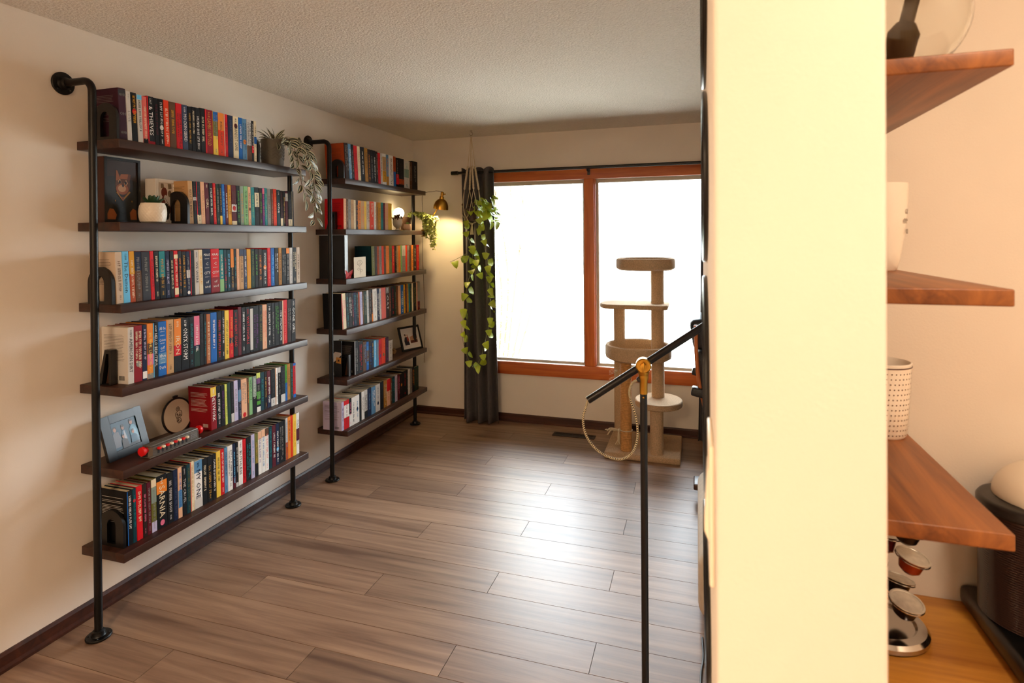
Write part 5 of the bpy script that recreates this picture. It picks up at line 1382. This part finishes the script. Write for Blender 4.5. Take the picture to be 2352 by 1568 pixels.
# capsule carousel
CZ = .866; cc = Vector((2.748, -.552, CZ))
t = thing('capsule_carousel', tuple(cc), 'chrome carousel of coffee capsules on the butcher block counter', 'capsule holder')
part(MB().lathe([(0, .0004), (.075, .0004), (.079, .004), (.079, .011), (.074, .017), (.060, .019), (.056, .014), (0, .013)], tuple(cc), 48), 'base', CHROME, t)
part(MB().tube([cc+Vector((0, 0, .01)), cc+Vector((0, 0, .335))], .003, 10), 'stem', CHROME, t)
CAPG = 'coffee capsules on the carousel'; rc = .054
caps = [('dark chocolate', '20100C', 'A01020'), ('amber', 'B06018', 'B06018'), ('dark chocolate', '1C120E', '8A1020'), ('copper', '9A3A12', '9A3A12'), ('black', '14100E', '14100E'), ('dark red', '5A1418', 'B01828')]
for lv, (zl, a0) in enumerate(((.078, -.9), (.148, -.45), (.205, -.75), (.272, -.55))):
    for k in range(4):
        a = a0+k*PI/2; col = caps[(lv*3+k*2+(lv == 3)) % 6]; ctr = cc+Vector((rc*math.cos(a), rc*math.sin(a), zl)); ol = Vector((math.cos(a), math.sin(a), 0))
        tl = Matrix.Rotation(R(14), 4, Vector((-math.sin(a), math.cos(a), 0)))
        part(MB().tube([cc+Vector((0, 0, zl-.012)), ctr-ol*.029+Vector((0, 0, -.003))], .0013, 6).tube([ctr+tl @ Vector((.0262*math.cos(w_), .0262*math.sin(w_), -.0035)) for w_ in [2*PI*q/24 for q in range(25)]], .0012, 6, caps=False), 'wire_ring', CHROME, t)
        lvl = ['lowest', 'second lowest', 'second highest', 'highest'][lv]; wh_ = ['nearest the camera side', 'on the window side', 'on the far side', 'on the partition side'][k]
        q = thing('coffee_capsule', tuple(ctr), col[0]+' coffee capsule on the '+lvl+' carousel level, '+['facing the machine base', 'towards the kitchen wall', 'towards the partition', 'towards the counter front'][k], 'capsule', CAPG)
        part(MB().lathe([(0, -.031), (.010, -.030), (.0165, -.024), (.021, -.003), (.0215, 0)], tuple(ctr), 28, 0, tl), 'cup', mat('capsule_'+col[1], col[1], .25, metal=.5), q)
        part(MB().lathe([(.0215, -.0005), (.0265, -.0005), (.0268, .0006), (.0265, .0012), (.0235, .0012), (.0228, .0004), (0, .0008)], tuple(ctr), 32, 0, tl), 'foil_lid', mat('capsule_foil', 'CFC8BC', .35, metal=.6, var=.15, scale=90), q)
# coffee machine
t = thing('coffee_machine', (3.03, -.53, CZ), 'coffee machine with ribbed dark water tank and cream domed head', 'coffee machine')
part(MB().rbox((2.918, -.80, CZ+.0004), (3.22, -.4205, CZ+.038), .012), 'base', SATIN, t)
tc_ = (2.998, -.513); pr = [(0, CZ+.038)]
for k in range(46):
    z = CZ+.038+.185*k/46; pr += [(.0765, z), (.0788, z+.002)]
pr += [(.077, CZ+.224), (0, CZ+.224)]
part(MB().lathe(pr, (tc_[0], tc_[1], 0), 64), 'water_tank', mat('smoked_tank', '3A2A26', .22, coat=.4), t)
lid = part(MB().lathe([(0, CZ+.2242), (.078, CZ+.2242), (.0815, CZ+.228), (.0815, CZ+.238), (.078, CZ+.243), (.074, CZ+.2445), (0, CZ+.2445)], (tc_[0], tc_[1], 0), 48), 'tank_lid', mat('lid_black', '1A1615', .35), t)
part(MB().prism([(tc_[0]+.056*math.cos(a_), tc_[1]+.056*math.sin(a_)) for a_ in [R(105)+R(170)*q/14 for q in range(15)]], 'z', CZ+.2446, CZ+.2452), 'lid_recess_shade', BLACK, lid)  # shade of a recess, painted as a thin black plate on the lid
part(MB().rbox((2.995, -.585, CZ+.2446), (3.03, -.44, CZ+.252), .004), 'lid_grip', SATIN, lid)
part(MB().ball((3.035, -.505, CZ+.246), (.092, .084, .066), 0, 40, 20).rbox((3.085, -.62, CZ+.038), (3.21, -.43, CZ+.25), .03), 'head', mat('cream_shell', 'E4D6C2', .3, coat=.3), t)
single(MB().lathe([(0, 0), (.03, 0), (.034, .004), (.036, .10), (.033, .12), (.031, .12), (.033, .10), (.031, .006), (0, .005)], (2.618, -.90, CZ+.0004), 36), 'drinking_glass', JG, (2.618, -.90, CZ), 'clear drinking glass at the partition end of the counter', 'glass')
